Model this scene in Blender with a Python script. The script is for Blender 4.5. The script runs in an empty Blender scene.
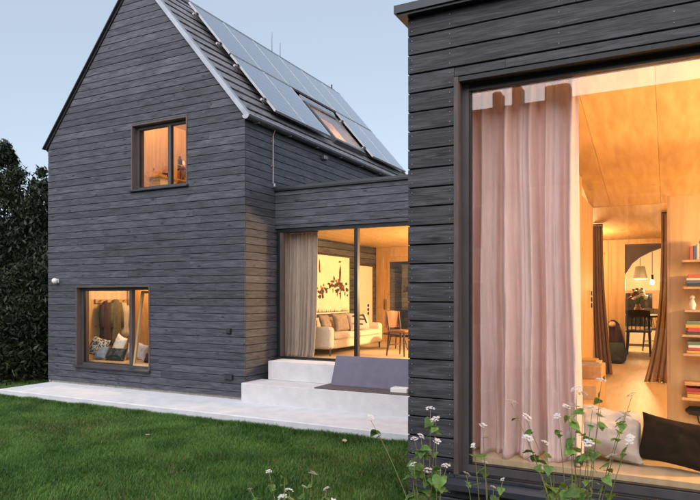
import bpy, math, random
import numpy as np
from mathutils import Vector, Matrix, noise
R = math.radians
random.seed(11); rng = np.random.default_rng(5)
SC = bpy.context.scene
COL = SC.collection

# ------------------------------------------------------------------ camera, sky, sun, exposure
cam = bpy.data.objects.new('camera', bpy.data.cameras.new('camera')); COL.objects.link(cam)
cam.location = (0, 0, 1.77); cam.rotation_euler = (R(90), 0, R(27.34))
cam.data.sensor_width = 36; cam.data.lens = 619 / 700 * 36; cam.data.shift_y = 46 / 700
cam.data.clip_start = .05; cam.data.clip_end = 2000
SC.camera = cam
W = bpy.data.worlds.new('World'); SC.world = W; W.use_nodes = True
nt = W.node_tree; bgn = nt.nodes['Background']
sky = nt.nodes.new('ShaderNodeTexSky'); sky.sky_type = 'NISHITA'; sky.sun_disc = False
SUN_EL, SUN_AZ = 28.0, 168.0          # azimuth clockwise from +Y
sky.sun_elevation = R(SUN_EL); sky.sun_rotation = R(SUN_AZ)
sky.air_density = 1.0; sky.dust_density = .3; sky.ozone_density = 1.0
hsv = nt.nodes.new('ShaderNodeHueSaturation'); hsv.inputs['Saturation'].default_value = .66
nt.links.new(sky.outputs[0], hsv.inputs['Color']); veil = nt.nodes.new('ShaderNodeMix'); veil.data_type = 'RGBA'; veil.inputs[0].default_value = .6; veil.inputs[7].default_value = (3.85, 4.6, 5.55, 1)   # thin even high cloud
nt.links.new(hsv.outputs[0], veil.inputs[6]); nt.links.new(veil.outputs[2], bgn.inputs[0]); bgn.inputs[1].default_value = .067
sl = bpy.data.lights.new('sun', 'SUN'); sl.energy = 2.2; sl.angle = R(90); sl.color = (1, .93, .92)
sun = bpy.data.objects.new('sun', sl); COL.objects.link(sun)
sd = Vector((math.sin(R(SUN_AZ)) * math.cos(R(SUN_EL)), math.cos(R(SUN_AZ)) * math.cos(R(SUN_EL)), math.sin(R(SUN_EL))))
sun.rotation_euler = sd.to_track_quat('Z', 'Y').to_euler()
vs = SC.view_settings; vs.view_transform = 'Standard'; vs.look = 'None'; vs.gamma = 1; vs.use_curve_mapping = False
vs.exposure = 1.25
try:
    SC.cycles.use_denoising = True; SC.cycles.max_bounces = 10; SC.cycles.transparent_max_bounces = 12
    SC.cycles.sample_clamp_indirect = 6
except Exception: pass

# ------------------------------------------------------------------ helpers
class MB:
    def __init__(s): s.v = []; s.f = []
    def add(s, vs, fs):
        n = len(s.v); s.v += [tuple(p) for p in vs]; s.f += [tuple(i + n for i in q) for q in fs]; return s
    def box(s, x0, y0, z0, x1, y1, z1):
        x0, x1 = min(x0, x1), max(x0, x1); y0, y1 = min(y0, y1), max(y0, y1); z0, z1 = min(z0, z1), max(z0, z1)
        return s.hexa([(x0,y0,z0),(x1,y0,z0),(x1,y1,z0),(x0,y1,z0),(x0,y0,z1),(x1,y0,z1),(x1,y1,z1),(x0,y1,z1)])
    def hexa(s, p):
        return s.add(p, [(3,2,1,0),(4,5,6,7),(0,1,5,4),(1,2,6,5),(2,3,7,6),(3,0,4,7)])
    def cbox(s, x0, y0, z0, x1, y1, z1, b=.02):
        """box with chamfered edges (a convex rounded block)"""
        x0, x1 = min(x0, x1), max(x0, x1); y0, y1 = min(y0, y1), max(y0, y1); z0, z1 = min(z0, z1), max(z0, z1)
        b = min(b, (x1-x0)*.45, (y1-y0)*.45, (z1-z0)*.45)
        rings = []
        for z, i in ((z0, b), (z0 + b, 0), (z1 - b, 0), (z1, b)):
            a0, a1, c0, c1 = x0 + i, x1 - i, y0 + i, y1 - i
            rings.append([(a0+b,c0,z),(a1-b,c0,z),(a1,c0+b,z),(a1,c1-b,z),(a1-b,c1,z),(a0+b,c1,z),(a0,c1-b,z),(a0,c0+b,z)])
        return s.loft(rings, True, True)
    def loft(s, rings, cap0=True, cap1=True, closed=True):
        n = len(rings[0]); fs = []
        for k in range(len(rings) - 1):
            for i in range(n if closed else n - 1):
                j = (i + 1) % n
                fs.append((k*n+i, k*n+j, (k+1)*n+j, (k+1)*n+i))
        if cap0: fs.append(tuple(range(n - 1, -1, -1)))
        if cap1: fs.append(tuple((len(rings)-1)*n + i for i in range(n)))
        return s.add([p for r in rings for p in r], fs)
    def prism(s, poly, d):
        d = Vector(d); a = [Vector(p) for p in poly]
        return s.loft([a, [p + d for p in a]])
    def tube(s, pts, rad, n=8, caps=True):
        pts = [Vector(p) for p in pts]; m = len(pts)
        if not hasattr(rad, '__len__'): rad = [rad] * m
        rings = []; up = Vector((.13, .21, 1)).normalized()
        for i, p in enumerate(pts):
            t = (pts[min(i+1, m-1)] - pts[max(i-1, 0)]).normalized()
            a = t.cross(up)
            if a.length < .05: a = t.cross(Vector((1, 0, 0)))
            a.normalize(); b = t.cross(a)
            rings.append([p + (a*math.cos(2*math.pi*k/n) + b*math.sin(2*math.pi*k/n))*rad[i] for k in range(n)])
        return s.loft(rings, caps, caps)
    def lathe(s, c, prof, n=16, cap0=True, cap1=True):
        c = Vector(c)
        return s.loft([[c + Vector((r*math.cos(2*math.pi*k/n), r*math.sin(2*math.pi*k/n), z)) for k in range(n)] for r, z in prof], cap0, cap1)
    def grid(s, fn, nu, nv):
        vs = [fn(i/nu, j/nv) for j in range(nv+1) for i in range(nu+1)]
        fs = [(j*(nu+1)+i, j*(nu+1)+i+1, (j+1)*(nu+1)+i+1, (j+1)*(nu+1)+i) for j in range(nv) for i in range(nu)]
        return s.add(vs, fs)
    def xf(s, M):
        s.v = [tuple(M @ Vector(p)) for p in s.v]; return s

WL = {}
def setp(o, label=None, cat=None, group=None, kind=None):
    for k, v in (('label', label), ('category', cat), ('group', group), ('kind', kind)):
        if v: o[k] = v
    return o
def link(o, parent, loc):
    COL.objects.link(o); loc = Vector(loc); WL[o.name] = loc
    if parent is not None:
        o.parent = parent; o.location = loc - WL[parent.name]
    else: o.location = loc
    return o
def thing(name, loc, label, cat, group=None):
    o = bpy.data.objects.new(name, None); o.empty_display_size = .2
    link(o, None, loc); return setp(o, label, cat, group)
def part(name, mb, mat, parent=None, pivot=None, smooth=False, **kw):
    """mesh from world-space geometry; origin at pivot (default: centre of the base)"""
    V = np.array(mb.v, dtype=float)
    if pivot is None:
        lo, hi = V.min(0), V.max(0); pivot = ((lo[0]+hi[0])/2, (lo[1]+hi[1])/2, lo[2])
    V = V - np.array(pivot)
    me = bpy.data.meshes.new(name); me.from_pydata(V.tolist(), [], mb.f); me.update()
    if smooth: me.polygons.foreach_set('use_smooth', [True]*len(me.polygons))
    for m in (mat if isinstance(mat, (list, tuple)) else [mat]): me.materials.append(m)
    o = bpy.data.objects.new(name, me); link(o, parent, pivot); return setp(o, **kw)
def subsurf(o, n=1):
    m = o.modifiers.new('s', 'SUBSURF'); m.levels = n; m.render_levels = n
def bevel(o, w=.005):
    m = o.modifiers.new('b', 'BEVEL'); m.width = w; m.segments = 2; m.limit_method = 'ANGLE'

# ------------------------------------------------------------------ materials
def newmat(name):
    m = bpy.data.materials.new(name); m.use_nodes = True
    n = m.node_tree.nodes; return m, n, m.node_tree.links, n['Principled BSDF']
def setin(b, k, v):
    if k in b.inputs: b.inputs[k].default_value = v
def mat(name, c1, c2=None, scale=6, stretch=(1,1,1), rough=.6, metal=0, bump=.15, bscale=None, rand=0, spec=.4, detail=6, coords='Object', sheen=0, lo=.3, hi=.7, knots=0):
    m, n, L, b = newmat(name)
    c2 = c2 or tuple(x*.8 for x in c1)
    tc = n.new('ShaderNodeTexCoord'); mp = n.new('ShaderNodeMapping'); mp.inputs['Scale'].default_value = stretch
    oi = n.new('ShaderNodeObjectInfo')
    cx = n.new('ShaderNodeCombineXYZ'); mu = n.new('ShaderNodeMath'); mu.operation = 'MULTIPLY'; mu.inputs[1].default_value = 37
    L.new(oi.outputs['Random'], mu.inputs[0]); L.new(mu.outputs[0], cx.inputs[0]); L.new(mu.outputs[0], cx.inputs[2])
    L.new(cx.outputs[0], mp.inputs['Location'])
    L.new(tc.outputs[coords], mp.inputs['Vector'])
    no = n.new('ShaderNodeTexNoise'); no.inputs['Scale'].default_value = scale; no.inputs['Detail'].default_value = detail
    L.new(mp.outputs[0], no.inputs['Vector'])
    rp = n.new('ShaderNodeValToRGB'); rp.color_ramp.elements[0].position = lo; rp.color_ramp.elements[1].position = hi
    rp.color_ramp.elements[0].color = (*c2, 1); rp.color_ramp.elements[1].color = (*c1, 1)
    L.new(no.outputs['Fac'], rp.inputs[0]); out = rp.outputs[0]
    if rand:
        mr = n.new('ShaderNodeMapRange'); mr.inputs['To Min'].default_value = 1-rand; mr.inputs['To Max'].default_value = 1+rand
        L.new(oi.outputs['Random'], mr.inputs[0])
        hs = n.new('ShaderNodeHueSaturation'); L.new(mr.outputs[0], hs.inputs['Value']); L.new(out, hs.inputs['Color']); out = hs.outputs[0]
    if knots:
        vo = n.new('ShaderNodeTexVoronoi'); vo.inputs['Scale'].default_value = knots; L.new(tc.outputs[coords], vo.inputs['Vector'])
        kr = n.new('ShaderNodeValToRGB'); kr.color_ramp.elements[0].position = .05; kr.color_ramp.elements[1].position = .11
        kr.color_ramp.elements[0].color = (.42, .3, .2, 1); kr.color_ramp.elements[1].color = (1, 1, 1, 1); L.new(vo.outputs['Distance'], kr.inputs[0])
        km = n.new('ShaderNodeMix'); km.data_type = 'RGBA'; km.blend_type = 'MULTIPLY'; km.inputs[0].default_value = 1; L.new(out, km.inputs[6]); L.new(kr.outputs[0], km.inputs[7]); out = km.outputs[2]
    L.new(out, b.inputs['Base Color'])
    b.inputs['Roughness'].default_value = rough; b.inputs['Metallic'].default_value = metal
    setin(b, 'Specular IOR Level', spec)
    if sheen: setin(b, 'Sheen Weight', sheen)
    if bump:
        n2 = n.new('ShaderNodeTexNoise'); n2.inputs['Scale'].default_value = bscale or scale*3; n2.inputs['Detail'].default_value = 5
        L.new(mp.outputs[0], n2.inputs['Vector'])
        bp = n.new('ShaderNodeBump'); bp.inputs['Strength'].default_value = bump; bp.inputs['Distance'].default_value = .02
        L.new(n2.outputs['Fac'], bp.inputs['Height']); L.new(bp.outputs[0], b.inputs['Normal'])
    return m
def board_mat(name, dark, light, rand=.25, gband=.8):
    """charred, weathered timber: grain along local x, knots, pale worn streaks"""
    m, n, L, b = newmat(name)
    tc = n.new('ShaderNodeTexCoord'); oi = n.new('ShaderNodeObjectInfo')
    mu = n.new('ShaderNodeMath'); mu.operation = 'MULTIPLY'; mu.inputs[1].default_value = 91
    L.new(oi.outputs['Random'], mu.inputs[0])
    cx = n.new('ShaderNodeCombineXYZ'); L.new(mu.outputs[0], cx.inputs[0]); L.new(mu.outputs[0], cx.inputs[2])
    ad = n.new('ShaderNodeVectorMath'); ad.operation = 'ADD'; L.new(tc.outputs['Object'], ad.inputs[0]); L.new(cx.outputs[0], ad.inputs[1])
    def tex(scale, st, det=6, dist=0):
        mp = n.new('ShaderNodeMapping'); mp.inputs['Scale'].default_value = st; L.new(ad.outputs[0], mp.inputs['Vector'])
        t = n.new('ShaderNodeTexNoise'); t.inputs['Scale'].default_value = scale; t.inputs['Detail'].default_value = det
        if 'Distortion' in t.inputs: t.inputs['Distortion'].default_value = dist
        L.new(mp.outputs[0], t.inputs['Vector']); return t.outputs['Fac']
    g1 = tex(3, (1, 1, 30), 9, .6); g2 = tex(2.2, (1.0, 1, 9), 6, 1.2); g3 = tex(9, (1, 1, 60), 5); g4 = tex(5, (.55, 1, 5.5), 9, 2.2)
    def ramp(src, a, c, ca=(0,0,0,1), cc=(1,1,1,1)):
        r = n.new('ShaderNodeValToRGB'); r.color_ramp.elements[0].position = a; r.color_ramp.elements[1].position = c
        r.color_ramp.elements[0].color = ca; r.color_ramp.elements[1].color = cc; L.new(src, r.inputs[0]); return r.outputs[0]
    f1 = ramp(g1, .35, .7); f2 = ramp(g2, .38, .66)
    mx = n.new('ShaderNodeMath'); mx.operation = 'MULTIPLY'; L.new(f1, mx.inputs[0]); L.new(f2, mx.inputs[1])
    av = n.new('ShaderNodeMath'); av.operation = 'MULTIPLY_ADD'; L.new(mx.outputs[0], av.inputs[0]); av.inputs[1].default_value = .62
    q = n.new('ShaderNodeMath'); q.operation = 'MULTIPLY'; L.new(f2, q.inputs[0]); q.inputs[1].default_value = .38; L.new(q.outputs[0], av.inputs[2])
    cr = n.new('ShaderNodeMix'); cr.data_type = 'RGBA'; L.new(av.outputs[0], cr.inputs[0])
    cr.inputs[6].default_value = (*dark, 1); cr.inputs[7].default_value = (*light, 1)
    gk = ramp(g4, .50, .60, (1,1,1,1), (.38,.38,.40,1))          # dark soft-grain bands
    mg = n.new('ShaderNodeMix'); mg.data_type = 'RGBA'; mg.blend_type = 'MULTIPLY'; mg.inputs[0].default_value = gband
    L.new(cr.outputs[2], mg.inputs[6]); L.new(gk, mg.inputs[7])
    vm = n.new('ShaderNodeMapping'); vm.inputs['Scale'].default_value = (2.6, .01, 7.5); L.new(ad.outputs[0], vm.inputs['Vector'])
    vo = n.new('ShaderNodeTexVoronoi'); vo.inputs['Scale'].default_value = 1; L.new(vm.outputs[0], vo.inputs['Vector'])
    kn = ramp(vo.outputs['Distance'], .05, .17, (.2,.2,.2,1), (1,1,1,1))
    mk = n.new('ShaderNodeMix'); mk.data_type = 'RGBA'; mk.blend_type = 'MULTIPLY'; mk.inputs[0].default_value = 1
    L.new(mg.outputs[2], mk.inputs[6]); L.new(kn, mk.inputs[7])
    mr = n.new('ShaderNodeMapRange'); mr.inputs['To Min'].default_value = 1-rand; mr.inputs['To Max'].default_value = 1+rand; L.new(oi.outputs['Random'], mr.inputs[0])
    hs = n.new('ShaderNodeHueSaturation'); L.new(mr.outputs[0], hs.inputs['Value']); L.new(mk.outputs[2], hs.inputs['Color'])
    L.new(hs.outputs[0], b.inputs['Base Color'])
    rr = n.new('ShaderNodeMapRange'); rr.inputs['To Min'].default_value = .42; rr.inputs['To Max'].default_value = .72; L.new(g2, rr.inputs[0]); L.new(rr.outputs[0], b.inputs['Roughness'])
    setin(b, 'Specular IOR Level', .35)
    ha = n.new('ShaderNodeMath'); ha.operation = 'MULTIPLY_ADD'; L.new(g3, ha.inputs[0]); ha.inputs[1].default_value = .5; L.new(g1, ha.inputs[2])
    bp = n.new('ShaderNodeBump'); bp.inputs['Strength'].default_value = .5; bp.inputs['Distance'].default_value = .006
    L.new(ha.outputs[0], bp.inputs['Height']); L.new(bp.outputs[0], b.inputs['Normal'])
    return m
def glass_mat(name, ior=1.6, tint=(1, 1, 1), wave=.0):
    m = bpy.data.materials.new(name); m.use_nodes = True; n = m.node_tree.nodes; L = m.node_tree.links; n.clear()
    out = n.new('ShaderNodeOutputMaterial'); mx = n.new('ShaderNodeMixShader'); tr = n.new('ShaderNodeBsdfTransparent'); gl = n.new('ShaderNodeBsdfGlossy')
    fr = n.new('ShaderNodeFresnel'); ge = n.new('ShaderNodeNewGeometry'); mi = n.new('ShaderNodeMapRange')
    mi.inputs['To Min'].default_value = ior; mi.inputs['To Max'].default_value = 1/ior; L.new(ge.outputs['Backfacing'], mi.inputs[0]); L.new(mi.outputs[0], fr.inputs['IOR'])   # the same thin-pane reflectance from both faces
    gl.inputs['Roughness'].default_value = 0; tr.inputs['Color'].default_value = (*tint, 1)
    if wave:
        tc = n.new('ShaderNodeTexCoord'); no = n.new('ShaderNodeTexNoise'); no.inputs['Scale'].default_value = 1.3; L.new(tc.outputs['Object'], no.inputs['Vector'])
        bp = n.new('ShaderNodeBump'); bp.inputs['Strength'].default_value = wave; bp.inputs['Distance'].default_value = .01
        L.new(no.outputs['Fac'], bp.inputs['Height']); L.new(bp.outputs[0], gl.inputs['Normal'])
    L.new(fr.outputs[0], mx.inputs[0]); L.new(tr.outputs[0], mx.inputs[1]); L.new(gl.outputs[0], mx.inputs[2]); L.new(mx.outputs[0], out.inputs[0]); return m
def emis(name, col, s):
    m, n, L, b = newmat(name); b.inputs['Base Color'].default_value = (*col, 1)
    b.inputs['Emission Color'].default_value = (*col, 1); b.inputs['Emission Strength'].default_value = s; return m
def leafmat(name, c1, c2, scale=1.5, trans=.25, rand=.0, island=0, dry=None):
    m, n, L, b = newmat(name)
    tc = n.new('ShaderNodeTexCoord'); no = n.new('ShaderNodeTexNoise'); no.inputs['Scale'].default_value = scale; no.inputs['Detail'].default_value = 5
    L.new(tc.outputs['Object'], no.inputs['Vector'])
    rp = n.new('ShaderNodeValToRGB'); rp.color_ramp.elements[0].position = .35; rp.color_ramp.elements[1].position = .68
    rp.color_ramp.elements[0].color = (*c1, 1); rp.color_ramp.elements[1].color = (*c2, 1); L.new(no.outputs['Fac'], rp.inputs[0])
    out = rp.outputs[0]
    if island:
        gi = n.new('ShaderNodeNewGeometry'); mr = n.new('ShaderNodeMapRange'); mr.inputs['To Min'].default_value = 1 - island; mr.inputs['To Max'].default_value = 1 + island
        L.new(gi.outputs['Random Per Island'], mr.inputs[0]); hs = n.new('ShaderNodeHueSaturation'); L.new(mr.outputs[0], hs.inputs['Value']); L.new(out, hs.inputs['Color']); out = hs.outputs[0]
        if dry:
            n3 = n.new('ShaderNodeTexNoise'); n3.inputs['Scale'].default_value = .55; n3.inputs['Detail'].default_value = 4; L.new(tc.outputs['Object'], n3.inputs['Vector'])
            pr = n.new('ShaderNodeMath'); pr.operation = 'MULTIPLY_ADD'; L.new(n3.outputs['Fac'], pr.inputs[0]); pr.inputs[1].default_value = .9; pr.inputs[2].default_value = -.41
            mu2 = n.new('ShaderNodeMath'); mu2.operation = 'MULTIPLY'; mu2.inputs[1].default_value = 7.31; L.new(gi.outputs['Random Per Island'], mu2.inputs[0])
            fr2 = n.new('ShaderNodeMath'); fr2.operation = 'FRACT'; L.new(mu2.outputs[0], fr2.inputs[0])
            lt2 = n.new('ShaderNodeMath'); lt2.operation = 'LESS_THAN'; L.new(fr2.outputs[0], lt2.inputs[0]); L.new(pr.outputs[0], lt2.inputs[1])
            dm = n.new('ShaderNodeMix'); dm.data_type = 'RGBA'; L.new(lt2.outputs[0], dm.inputs[0]); L.new(out, dm.inputs[6]); dm.inputs[7].default_value = (*dry, 1); out = dm.outputs[2]
    if rand:
        oi = n.new('ShaderNodeObjectInfo'); mr = n.new('ShaderNodeMapRange'); mr.inputs['To Min'].default_value = 1 - rand; mr.inputs['To Max'].default_value = 1 + rand
        L.new(oi.outputs['Random'], mr.inputs[0]); hs = n.new('ShaderNodeHueSaturation'); L.new(mr.outputs[0], hs.inputs['Value']); L.new(out, hs.inputs['Color']); out = hs.outputs[0]
    L.new(out, b.inputs['Base Color']); b.inputs['Roughness'].default_value = .5; setin(b, 'Specular IOR Level', .35)
    ts = n.new('ShaderNodeBsdfTranslucent'); L.new(out, ts.inputs['Color'])
    mx = n.new('ShaderNodeMixShader'); mx.inputs[0].default_value = trans
    L.new(b.outputs[0], mx.inputs[1]); L.new(ts.outputs[0], mx.inputs[2]); L.new(mx.outputs[0], n['Material Output'].inputs[0]); return m
def cloth(name, c1, c2, trans=.2, scale=40):
    m = mat(name, c1, c2, scale=scale, stretch=(1, 1, .12), rough=.9, bump=.1, sheen=.2, spec=.1)
    n = m.node_tree.nodes; L = m.node_tree.links; b = n['Principled BSDF']
    ts = n.new('ShaderNodeBsdfTranslucent'); ts.inputs['Color'].default_value = (*c1, 1)
    mx = n.new('ShaderNodeMixShader'); mx.inputs[0].default_value = trans
    L.new(b.outputs[0], mx.inputs[1]); L.new(ts.outputs[0], mx.inputs[2]); L.new(mx.outputs[0], n['Material Output'].inputs[0]); return m

M = {}
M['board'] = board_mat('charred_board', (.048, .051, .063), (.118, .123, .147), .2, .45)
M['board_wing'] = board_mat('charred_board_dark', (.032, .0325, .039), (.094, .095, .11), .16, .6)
M['underlay'] = mat('black_underlay', (.01, .01, .011), rough=.9, bump=0)
M['slat'] = board_mat('grey_roof_slat', (.16, .15, .16), (.32, .31, .33), .15)
M['zinc'] = mat('zinc_trim', (.4, .42, .46), (.3, .32, .36), scale=4, rough=.5, metal=.6, bump=.03)
M['gutter'] = mat('dark_gutter', (.16, .165, .18), (.11, .115, .125), scale=5, rough=.4, metal=.7, bump=.03)
M['trim'] = mat('anthracite_trim', (.055, .06, .072), (.04, .044, .052), scale=5, rough=.45, metal=.3, bump=.03)
M['copper'] = mat('conductor_wire', (.5, .4, .37), (.4, .3, .28), rough=.45, metal=.7, bump=0)
M['brown_metal'] = mat('clamp_brown', (.1, .065, .055), rough=.5, metal=.5, bump=0)
M['frame'] = mat('window_frame_umber', (.085, .075, .078), (.06, .052, .055), scale=8, stretch=(1, 1, .3), rough=.5, bump=.05)
M['jamb'] = mat('jamb_board', (.12, .09, .085), (.07, .055, .053), scale=9, stretch=(4, 4, .5), rough=.6, bump=.1)
M['black'] = mat('black_paint', (.012, .012, .013), rough=.45, bump=0)
M['sill'] = mat('slate_blue_sill', (.055, .06, .08), (.045, .05, .066), scale=3, rough=.42, metal=.3, bump=.02)
M['glass'] = glass_mat('window_glass', 1.62, wave=.004)
M['concrete'] = mat('pale_concrete', (.62, .605, .615), (.56, .545, .555), scale=5, rough=.85, bump=.3, bscale=45, detail=14, lo=.36, hi=.62)
M['pave'] = mat('terrace_concrete', (.66, .67, .7), (.58, .59, .615), scale=4, rough=.85, bump=.3, bscale=50, detail=14, lo=.36, hi=.62)
M['plinth'] = mat('plinth_render', (.4, .37, .33), (.25, .23, .2), scale=14, rough=.9, bump=.3)
M['ply'] = mat('plywood', (.62, .43, .21), (.48, .31, .14), scale=2.2, stretch=(7, 7, .6), rough=.55, bump=.03, rand=.05, knots=3.2)
M['plyc'] = mat('plywood_ceiling', (.6, .41, .19), (.46, .29, .12), scale=2.4, stretch=(6, .5, 6), rough=.6, bump=.03, rand=.06, knots=1.7)
M['oak'] = mat('oak', (.5, .31, .15), (.38, .22, .1), scale=3, stretch=(8, 8, 1), rough=.5, bump=.05, rand=.08)
M['floor'] = mat('pale_wood_floor', (.55, .42, .27), (.44, .33, .2), scale=2.5, stretch=(7, .7, 1), rough=.42, bump=.03)
M['plaster'] = mat('warm_plaster', (.75, .68, .56), (.7, .63, .5), scale=5, rough=.9, bump=.05)
M['white'] = mat('white_paint', (.78, .76, .72), (.72, .7, .66), scale=5, rough=.6, bump=.03)
M['darkwood'] = mat('dark_beam', (.07, .045, .03), (.045, .028, .018), scale=3, stretch=(4, 4, 1), rough=.6, bump=.1)
M['curt_pink'] = cloth('pink_linen', (.82, .64, .605), (.72, .55, .52), .22)
M['curt_beige'] = cloth('beige_linen', (.5, .42, .35), (.4, .33, .27), .2)
M['curt_brown'] = cloth('brown_velvet', (.34, .22, .115), (.26, .165, .08), .08)
M['cream'] = mat('cream_fabric', (.62, .57, .47), (.55, .5, .41), scale=30, rough=.9, bump=.15, sheen=.2)
M['linen_white'] = mat('white_linen', (.44, .39, .355), (.36, .315, .285), scale=9, rough=.9, bump=.1)
M['velvet'] = mat('brown_velvet_cushion', (.024, .011, .006), (.013, .006, .004), scale=9, rough=.9, bump=.12, spec=.08)
M['taupe'] = mat('taupe_fabric', (.3, .24, .19), (.22, .17, .13), scale=20, rough=.9, bump=.15)
M['bluegrey'] = mat('bluegrey_fabric', (.2, .23, .27), (.15, .17, .2), scale=20, rough=.9, bump=.15)
M['lilac'] = mat('lilac_grey_panel', (.165, .155, .21), (.135, .127, .175), scale=5, rough=.75, bump=.06)
M['mat_brown'] = mat('umber_mat', (.13, .1, .1), (.09, .07, .07), scale=9, rough=.7, bump=.1)
M['leather'] = mat('brown_leather', (.28, .11, .05), (.2, .075, .03), scale=9, rough=.4, bump=.08)
M['green_fab'] = mat('dark_green_fabric', (.045, .06, .045), (.03, .04, .03), scale=14, rough=.9, bump=.15)
M['maroon'] = mat('dark_maroon_fabric', (.06, .022, .025), (.035, .015, .016), scale=14, rough=.9, bump=.15)
M['olive'] = mat('olive_fabric', (.12, .1, .05), (.08, .065, .03), scale=14, rough=.9, bump=.15)
M['red'] = mat('red_paint', (.5, .06, .04), (.4, .04, .03), rough=.6, bump=0)
M['patt'] = mat('patterned_fabric', (.55, .5, .42), (.06, .06, .065), scale=26, rough=.9, bump=.1, lo=.47, hi=.53)
M['canvas'] = mat('canvas', (.74, .68, .56), (.66, .6, .48), scale=3, rough=.8, bump=.05)
M['ink'] = mat('ink_paint', (.03, .028, .027), (.07, .05, .04), scale=14, rough=.7, bump=.05)
M['rose'] = mat('rose_paint', (.3, .08, .05), (.18, .04, .03), scale=20, rough=.7, bump=.05)
M['nail'] = mat('steel_nail', (.3, .3, .31), rough=.4, metal=.8, bump=0)
M['lampwhite'] = emis('opal_wall_lamp', (.85, .85, .84), .0)
M['bulb'] = emis('warm_bulb', (1, .7, .36), 6)
M['shade'] = mat('metal_lamp_shade', (.42, .38, .3), (.36, .32, .25), rough=.4, metal=.4, bump=0)
M['pot'] = mat('glazed_pot', (.35, .2, .12), rough=.35, bump=.02)
for i, c in enumerate([(.5,.12,.07),(.62,.55,.42),(.1,.13,.2),(.55,.35,.08),(.14,.2,.13),(.05,.05,.055),(.6,.58,.54),(.4,.06,.06)]):
    M['book%d' % i] = mat('book_cover_%s' % 'abcdefgh'[i], c, rough=.55, bump=.02)
# solar cells: fine grid of cells on dark blue glass
def solar_mat():
    m, n, L, b = newmat('solar_cells')
    tc = n.new('ShaderNodeTexCoord'); mp = n.new('ShaderNodeMapping'); L.new(tc.outputs['Object'], mp.inputs['Vector'])
    br = n.new('ShaderNodeTexBrick'); br.offset = 0; br.inputs['Scale'].default_value = 1
    br.inputs['Brick Width'].default_value = .168; br.inputs['Row Height'].default_value = .168; br.inputs['Mortar Size'].default_value = .006
    br.inputs['Color1'].default_value = (.038, .068, .12, 1); br.inputs['Color2'].default_value = (.046, .078, .135, 1); br.inputs['Mortar'].default_value = (.2, .24, .3, 1)
    sp = n.new('ShaderNodeSeparateXYZ'); cb = n.new('ShaderNodeCombineXYZ'); L.new(mp.outputs[0], sp.inputs[0]); L.new(sp.outputs[0], cb.inputs[0]); L.new(sp.outputs[2], cb.inputs[1])
    L.new(cb.outputs[0], br.inputs['Vector']); L.new(br.outputs[0], b.inputs['Base Color'])
    b.inputs['Roughness'].default_value = .2; setin(b, 'Specular IOR Level', 1.0); setin(b, 'Coat Weight', 1.0); setin(b, 'Coat IOR', 1.6); setin(b, 'Coat Roughness', .06); return m
M['solar'] = solar_mat()
M['alu'] = mat('aluminium_frame', (.5, .52, .55), rough=.5, metal=.5, bump=0)
M['grass'] = leafmat('grass_blades', (.033, .1, .012), (.11, .225, .04), 1.6, .3, island=.4, dry=(.2, .19, .07))
M['turf'] = mat('turf_soil', (.035, .07, .016), (.03, .04, .015), scale=2.5, rough=.95, bump=.4, bscale=40)
M['thuja'] = leafmat('thuja_foliage', (.007, .015, .007), (.024, .038, .014), 1.1, .12, island=.55)
M['hedge'] = leafmat('broadleaf_foliage', (.007, .015, .006), (.026, .04, .014), 1.4, .2, island=.55)
M['bark'] = mat('bark', (.07, .05, .035), (.04, .03, .02), scale=8, stretch=(3, 3, .6), rough=.95, bump=.5)
M['leaf'] = leafmat('plant_leaf', (.07, .16, .03), (.2, .32, .08), 2.2, .35, .3)
M['stem'] = mat('plant_stem', (.16, .22, .07), (.2, .13, .07), scale=9, rough=.6, bump=0)
M['petal'] = leafmat('white_petals', (.7, .66, .66), (.85, .84, .8), 30, .3)
M['nwall'] = mat('neighbour_render', (.5, .46, .42), (.42, .39, .36), scale=2, rough=.9, bump=.1)
M['nroof'] = mat('neighbour_tiles', (.16, .08, .06), (.1, .055, .045), scale=5, rough=.85, bump=.3)
M['night_glass'] = mat('dark_outdoor_pane', (.02, .025, .035), rough=.08, bump=0, spec=.8)

# ------------------------------------------------------------------ board cladding
def frame_front(Y, X=0): return Vector((X, Y, 0)), Matrix.Identity(3)
def frame_axes(O, ux, uz):
    ux = Vector(ux).normalized(); uz = Vector(uz).normalized(); uy = uz.cross(ux)
    return Vector(O), Matrix((ux, uy, uz)).transposed()
def pieces(za, zb, xl, xr, ops, joints=()):
    o = [p for p in ops if p[2] < zb - 1e-3 and p[3] > za + 1e-3]
    L0, L1, R0, R1 = xl(za), xl(zb), xr(za), xr(zb)
    lo, hi = max(L0, L1), min(R0, R1)
    br = sorted(set([x for p in o for x in p[:2]] + list(joints)))
    br = [b for b in br if lo + .04 < b < hi - .04]
    E = [(L0, L1)] + [(b, b) for b in br] + [(R0, R1)]
    for k in range(len(E) - 1):
        (a0, a1), (b0, b1) = E[k], E[k+1]; mid = (a0 + a1 + b0 + b1) / 4; z0, z1 = za, zb; skip = False
        for p in o:
            if p[0] < mid < p[1]:
                if p[2] <= za + 1e-3 and p[3] >= zb - 1e-3: skip = True
                elif p[2] <= za + 1e-3: z0 = p[3]
                else: z1 = p[2]
        if not skip and z1 - z0 > .006: yield a0, a1, b0, b1, z0, z1
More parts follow.
